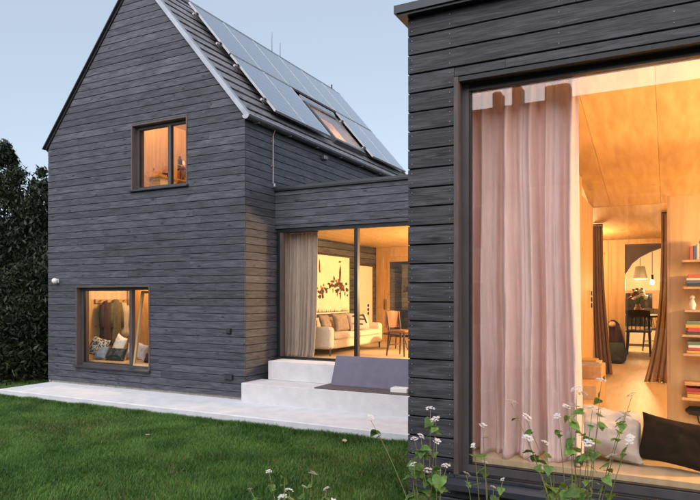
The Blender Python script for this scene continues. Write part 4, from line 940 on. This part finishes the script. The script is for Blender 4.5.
def tree(name, x, y, h, r, mat_, label, n=9000, size=.16, conical=True, z0=.1, seed=0, group=None):
    zb = GZ; t = thing(name, (x, y, zb), label, 'tree', group); rd = random.Random(seed)
    part('trunk', MB().tube([(x, y, zb - .05), (x + .03, y, h*.35), (x - .03, y + .04, h*.6), (x, y, h*.8)], [r*.1 + .04, r*.08 + .03, .04, .01], 10), M['bark'], t, smooth=True)
    mb = MB()
    for k in range(14):
        a = rd.uniform(0, 6.28); zz = h*rd.uniform(.12, .6); q = r*.5*((1 - zz/h)**.8 if conical else .8)
        mb.tube([(x, y, zz), (x + q*.5*math.cos(a), y + q*.5*math.sin(a), zz + .12*h*.5), (x + q*math.cos(a), y + q*math.sin(a), zz + .1*h)], [.035, .025, .01], 6)
    part('limbs', mb, M['bark'], t)
    def samp(r_, m):
        c = 150 if not conical else 260
        u = r_.random(c); ca = r_.uniform(0, 6.28, c)
        if conical:
            cz_ = zb + z0 + (h - z0)*np.where(u < .8, 1 - np.sqrt(1 - u/.8*.9), .55 + .44*(u - .8)/.2); rr = r*np.clip((1 - (cz_ - zb)/h)*1.35, 0.02, 1)**.8*r_.uniform(.55, 1.02, c)
        else:
            cz_ = zb + h*.28 + h*.68*u; q = (cz_ - zb - h*.28)/(h*.68)*2 - 1; rr = r*np.sqrt(np.clip(1 - q*q*.9, .03, 1))*r_.uniform(.2, 1.0, c)
        C = np.stack([x + rr*np.cos(ca), y + rr*np.sin(ca), cz_], 1)
        i = r_.integers(0, c, m); cs = (np.full((m, 1), r*.17) if not conical else np.clip(rr[i][:, None]*.26, .06, r*.17))
        return C[i] + r_.normal(size=(m, 3))*cs*np.array([1, 1, 1.15 if conical else .8])
    V = leaf_cloud(n, samp, size, seed=seed + 1, up=.9 if conical else .1, elong=3.0 if conical else 1.8)
    V[:, 2] = np.maximum(V[:, 2], zb)
    cloud_part('crown', V, mat_, t, (x, y, zb)); return t
tree('conifer', -16.95, 11.2, 6.4, 1.7, M['thuja'], 'tall dark conifer at the end of the hedge', 52000, .05, True, .1, 1)
tree('conifer', -15.9, 11.6, 5.5, 1.5, M['thuja'], 'dark conifer between the tall conifer and the house', 46000, .05, True, .1, 2)
tree('conifer', -13.6, 11.0, 4.7, 1.35, M['thuja'], 'dark conifer growing tight beside the house corner', 46000, .05, True, .1, 3)
tree('conifer', -12.5, 13.2, 5.0, 1.4, M['thuja'], 'dark conifer behind the house corner', 26000, .055, True, .1, 4)
tree('conifer', -13.4, 9.3, 2.6, 1.2, M['hedge'], 'low dark shrub beside the house corner', 34000, .045, True, .05, 6)
tree('conifer', -15.6, 9.6, 3.6, 1.4, M['hedge'], 'broad dark shrub in front of the tall conifer', 34000, .045, True, .05, 7)
# across the garden, behind the viewer: seen mirrored in the window panes
for k, (x, y, h, r) in enumerate(((-15.5, -11, 5.4, 2.4), (-32.6, -14.5, 9.3, 2.6), (-28.4, -14, 10.2, 2.8), (11.5, -9, 7.0, 2.6))):
    tree('garden_tree', x, y, h, r, M['hedge'], ['low leafy tree', 'very tall leafy tree', 'tallest leafy tree', 'round leafy tree'][k] + ' across the lawn facing the house', 30000, .1, False, .1, 40 + k, 'trees across the lawn')
nh = thing('neighbour_house', (-1.5, -8.5, GZ), 'long rendered neighbour house with tiled roof and chimneys', 'house')
part('wall', MB().prism([(-12, -15.5, GZ), (-12, -8.5, GZ), (-12, -8.5, 4.9), (-12, -12, 7.75), (-12, -15.5, 4.9)], (20, 0, 0)), M['nwall'], nh)
nr = part('roof', MB().prism([(-12.3, -15.9, 4.6), (-12.3, -12, 7.8), (-12.3, -8.1, 4.6), (-12.3, -8.1, 4.78), (-12.3, -12, 8.0), (-12.3, -15.9, 4.78)], (20.6, 0, 0)), M['nroof'], nh)
for x, w, h in ((-5.15, .28, .42), (-4.52, .3, .5), (-3.5, .75, .36)): part('chimney', MB().cbox(x, -12.3, 7.2, x + w, -11.7, 8.0 + h, .04), M['nwall'], nr)
for x in (-10.5, -8, -5.5, -1, 1.5, 5):
    for z in (.9, 3.0):
        w_ = part('window', MB().box(x, -8.499, z, x + 1, -8.45, z + 1.3), M['white'], nh); part('pane', MB().box(x + .08, -8.4499, z + .08, x + .92, -8.44, z + 1.22), M['night_glass'], w_)
def neighbour(x0, x1, y0, y1, ze, zr, label, chim):
    t = thing('neighbour_house', ((x0+x1)/2, y1, GZ), label, 'house')
    xm = (x0 + x1)/2
    part('wall', MB().prism([(x0, y0, GZ), (x1, y0, GZ), (x1, y0, ze), (xm, y0, zr - .3), (x0, y0, ze)], (0, y1 - y0, 0)), M['nwall'], t)
    s = (zr - ze)/(xm - x0)
    rf = part('roof', MB().prism([(x0 - .4, y0 - .3, ze - .4*s + .02), (xm, y0 - .3, zr - .28), (x1 + .4, y0 - .3, ze - .4*s + .02), (x1 + .4, y0 - .3, ze - .4*s + .2), (xm, y0 - .3, zr), (x0 - .4, y0 - .3, ze - .4*s + .2)], (0, y1 - y0 + .6, 0)), M['nroof'], t)
    part('chimney', MB().cbox(xm + chim, y1 - 3, zr - 2.2, xm + chim + .7, y1 - 2.3, zr + .6, .03), M['nwall'], rf)
    for xx in (x0 + 1.2, x1 - 2.2):
        for zz in (.9, 3.4):
            if zz + 1.2 < ze + .5:
                w = part('window', MB().box(xx, y1 + .001, zz, xx + 1, y1 + .05, zz + 1.2), M['white'], t)
                part('pane', MB().box(xx + .08, y1 + .051, zz + .08, xx + .92, y1 + .06, zz + 1.12), M['night_glass'], w)
neighbour(-34, -25, -30, -18, 5.4, 9.8, 'rendered neighbour house with red tiled gable roof and chimney', .8)
neighbour(-21.5, -14.5, -28, -17, 4.6, 8.0, 'smaller rendered neighbour house beyond the garden trees', -1.6)

# lawn blades
def grass():
    def patch(n, x0, x1, y0, y1, h):
        x = rng.uniform(x0, x1, n); y = rng.uniform(y0, y1, n)
        # keep inside the camera's wedge plus a margin, in plan
        a = R(27.34); d = -np.sin(a)*x + np.cos(a)*y; r_ = np.cos(a)*x + np.sin(a)*y
        k = (d > 1.5) & (np.abs(r_) < d*.75 + 1.0) & ((x < XWL - .02) | (y < YW - .1))
        return x[k], y[k], np.full(k.sum(), h)
    A = [patch(400000, -12.5, .5, 2.2, 7.37, .043), patch(60000, -13, -11.36, 7, 10, .07)]
    n = 26000; xe = rng.uniform(-11.4, -1.5, n); ye = 7.375 - np.abs(rng.normal(0, .05, n)); A.append((xe, ye, np.full(n, .08)))
    x = np.concatenate([p[0] for p in A]); y = np.concatenate([p[1] for p in A]); h = np.concatenate([p[2] for p in A]); n = len(x)
    lump = np.array([.0]) + .35*np.sin(x*2.1 + 1.3*np.sin(y*1.7)) * np.sin(y*2.6 + .8*np.sin(x*1.9)) + .25*np.sin(x*7.3 + y*3.1)*np.sin(y*6.1 - x*2.2)
    h = h*rng.uniform(.55, 1.4, n)*(1 + .5*lump)
    t = rng.uniform(0, 2*np.pi, n); w = rng.uniform(.0025, .005, n); ln = rng.uniform(.2, 1.0, n)*h
    lt_ = rng.uniform(0, 2*np.pi, n)*.6 + lump*3
    B = np.stack([x, y, np.full(n, GZ - .002)], 1); S = np.stack([np.cos(t)*w, np.sin(t)*w, np.zeros(n)], 1)
    Lm = np.stack([np.cos(lt_)*ln, np.sin(lt_)*ln, np.zeros(n)], 1); U = np.stack([np.zeros(n), np.zeros(n), h], 1)
    V = np.stack([B - S, B + S, B + U*.62 + Lm*.35 + S*.7, B + U + Lm, B + U*.62 + Lm*.35 - S*.7], 1)
    V = np.concatenate([V[:, [0, 1, 2, 4]], V[:, [4, 2, 3, 3]]], 1)
    # quad + triangle per blade
    Q = V[:, :4].reshape(-1, 3); T = V[:, [4, 5, 6]].reshape(-1, 3)
    me = bpy.data.meshes.new('grass'); nv = n*4 + n
    co = np.concatenate([V[:, :4], V[:, 6:7]], 1).reshape(-1, 3)   # 5 verts: b0 b1 m1 m0 tip
    me.vertices.add(5*n); me.vertices.foreach_set('co', co.astype(np.float32).ravel())
    base = np.arange(n)[:, None]*5
    idx = np.concatenate([base + np.array([[0, 1, 2, 3]]), base + np.array([[3, 2, 4]])], 1).astype(np.int32)
    me.loops.add(7*n); me.loops.foreach_set('vertex_index', idx.ravel())
    ls = (np.arange(n)[:, None]*7 + np.array([[0, 4]])).astype(np.int32).ravel(); ltot = np.tile(np.array([4, 3], dtype=np.int32), n)
    me.polygons.add(2*n); me.polygons.foreach_set('loop_start', ls); me.polygons.foreach_set('loop_total', ltot)
    me.update(); me.materials.append(M['grass'])
    o = bpy.data.objects.new('grass', me); link(o, None, (0, 0, 0)); setp(o, 'short mown green grass in front of the terrace', 'grass', kind='stuff')
grass()

# flowering plants
def leaf_mesh():
    """heart-shaped leaf: rows across the blade, folded along the midrib, drooping tip"""
    out = [(-.12, .16), (-.06, .36), (.06, .46), (.2, .48), (.36, .43), (.52, .34), (.68, .24), (.84, .12), (1.0, .0)]
    vs, fs = [], []; cols = (-1, -.6, -.25, 0, .25, .6, 1)
    for i, (y, w) in enumerate(out):
        for c in cols:
            yy = y if i > 1 else y + (.14 if i == 0 else .05)*(1 - abs(c)**.7)
            z = .30*abs(c)*w*.7 - .05*(abs(c)**3) - .26*max(yy, 0)**2 + .03*math.sin(9*yy + 3*c)
            vs.append((c*w, yy, z))
    n = len(cols)
    for i in range(len(out) - 1):
        for j in range(n - 1): fs.append((i*n + j, i*n + j + 1, (i+1)*n + j + 1, (i+1)*n + j))
    me = bpy.data.meshes.new('leaf'); me.from_pydata(vs, [], fs); me.update(); me.validate()
    me.polygons.foreach_set('use_smooth', [True]*len(me.polygons)); me.materials.append(M['leaf']); return me
def flower_mesh(seed):
    rd = random.Random(seed); mb = MB()
    for k in range(20):
        a = rd.uniform(0, 6.28); r_ = rd.uniform(0, .9)**.7; c = Vector((r_*math.cos(a), r_*math.sin(a), .45*(1 - r_*r_) + rd.uniform(-.12, .15))); s = rd.uniform(.18, .3)
        for q in range(5):
            b = q*1.257 + a; p1 = Vector((math.cos(b), math.sin(b), .35))*s; p2 = Vector((math.cos(b + .6), math.sin(b + .6), .1))*s*.8; p3 = Vector((math.cos(b - .6), math.sin(b - .6), .1))*s*.8
            mb.add([c, c + p2, c + p1*1.25, c + p3], [(0, 1, 2, 3)])
    me = bpy.data.meshes.new('flower'); me.from_pydata([tuple(p) for p in mb.v], [], mb.f); me.update(); me.materials.append(M['petal']); return me
LEAF = leaf_mesh(); FLW = [flower_mesh(k) for k in range(4)]
def plant(base, tips, label, seed, lsize=.05, fsize=.02, nleaf=3, low=.35, shoots=0):
    rd = random.Random(seed); b = Vector(base)
    t = thing('flowering_plant', b, label, 'plant', 'flowering plants by the picture window')
    for i, (x, z, dy) in enumerate(tips):
        tip = Vector((x, b.y + dy, z)); s0 = b + Vector((rd.uniform(-.05, .05), rd.uniform(-.04, .04), 0))
        mid = s0.lerp(tip, .5) + Vector((-(tip.x - s0.x)*.22 + rd.uniform(-.02, .02), rd.uniform(-.02, .02), .06))
        pts = []
        for k in range(9):
            u = k/8; pts.append(s0*(1-u)**2 + mid*2*u*(1-u) + tip*u*u)
        part('stem', MB().tube(pts, [.0042 - .0026*k/8 for k in range(9)], 5), M['stem'], t, smooth=True)
        o = bpy.data.objects.new('flower', FLW[i % 4]); link(o, t, tip); s = fsize*rd.uniform(.75, 1.25); o.scale = (s, s, s); o.rotation_euler = (rd.uniform(-.5, .5), rd.uniform(-.5, .5), rd.uniform(0, 6))
        for k in range(nleaf):
            u = rd.uniform(low, .97) if k else .93; p = s0*(1-u)**2 + mid*2*u*(1-u) + tip*u*u
            s = lsize*rd.uniform(.5, 1.1)*(1.15 - .55*u); o = bpy.data.objects.new('leaf', LEAF); link(o, t, p); o.scale = (s, s, s)
            o.rotation_euler = (rd.uniform(-.9, .35), rd.uniform(-.6, .6), rd.uniform(0, 6.28))
    for i in range(shoots):
        s0 = b + Vector((rd.uniform(-.14, .14), rd.uniform(-.08, .08), 0)); tip = s0 + Vector((rd.uniform(-.12, .12), rd.uniform(-.1, .1), rd.uniform(.55, .92)))
        pts = [s0.lerp(tip, k/5) + Vector((.02*math.sin(k), .02*math.cos(k*1.3), 0)) for k in range(6)]
        part('stem', MB().tube(pts, [.004 - .0004*k for k in range(6)], 5), M['stem'], t, smooth=True)
        for k in range(7):
            p = pts[2 + k % 4].lerp(pts[min(5, 3 + k % 4)], rd.random()); s = lsize*rd.uniform(.6, 1.1)
            o = bpy.data.objects.new('leaf', LEAF); link(o, t, p); o.scale = (s, s*rd.uniform(.8, 1.15), s); o.rotation_euler = (rd.uniform(-1.1, .3), rd.uniform(-.7, .7), rd.uniform(0, 6.28))
    return t
PA = [(-1.328,1.063),(-1.257,1.02),(-1.348,.913),(-1.289,.864),(-1.387,.742),(-1.322,.694),(-1.27,.689),(-1.42,.874),(-1.681,.994),(-1.213,.727)]
PB = [(-.815,1.152),(-.747,1.061),(-.702,.979),(-.571,1.082),(-.614,.955),(-.518,1.137),(-.455,1.253),(-.429,1.216),(-.476,1.168),(-.327,1.31),(-.367,1.166),(-.337,1.142),(-.179,1.24),(-.213,1.142),(-.189,1.017),(-.388,.985),(-.277,.916),(-.653,.787)]
PC = [(-1.106,.679),(-1.019,.975),(-1.037,.876),(-1.012,.74),(-.909,.645),(-.957,.602)]
PD = [(-2.049,.759),(-2.197,.629),(-1.829,.716),(-1.726,.801),(-1.732,.751),(-1.67,.712),(-1.927,.64),(-1.559,.696)]
rp_ = random.Random(77); J = lambda L: [(x, z, rp_.uniform(-.1, .1)) for x, z in L]
plant((-1.30, 3.6, GZ), J(PA), 'leafy white-flowered plant in front of the wing corner boards', 1, .1, .028, 7, .5, 7)
plant((-.44, 3.6, GZ), J(PB), 'tallest white-flowered plant in front of the picture window', 2, .095, .03, 6, .5, 8)
plant((-.98, 3.7, GZ), J(PC), 'slim white-flowered plant below the pink curtain', 3, .08, .022, 3, .7, 2)
plant((-1.80, 2.9, GZ), J(PD), 'white-flowered plant standing in the open lawn', 4, .075, .022, 4, .7, 3)

# a few fallen leaves on the grass by the terrace
def fallen(x, y, rz, s, label):
    mb = MB().grid(lambda u, v: ((u - .5)*1.2*s*math.sin(math.pi*min(max(v, .04), .97))**.7, (v - .5)*2.4*s, .25*s*abs(u - .5)*2 + .3*s*(v - .4)**2), 6, 8)
    mb.xf(Matrix.Translation((x, y, -.115)) @ Matrix.Rotation(rz, 4, 'Z'))
    setp(part('fallen_leaf', mb, M['dry'], smooth=True), label, 'leaf')
M['dry'] = leafmat('dry_leaf', (.5, .42, .28), (.62, .56, .42), 20, .2)
fallen(-3.75, 7.1, .6, .055, 'pale dry leaf lying on the lawn below the steps')
fallen(-6.3, 6.2, 1.9, .03, 'tiny dry leaf on the open lawn')
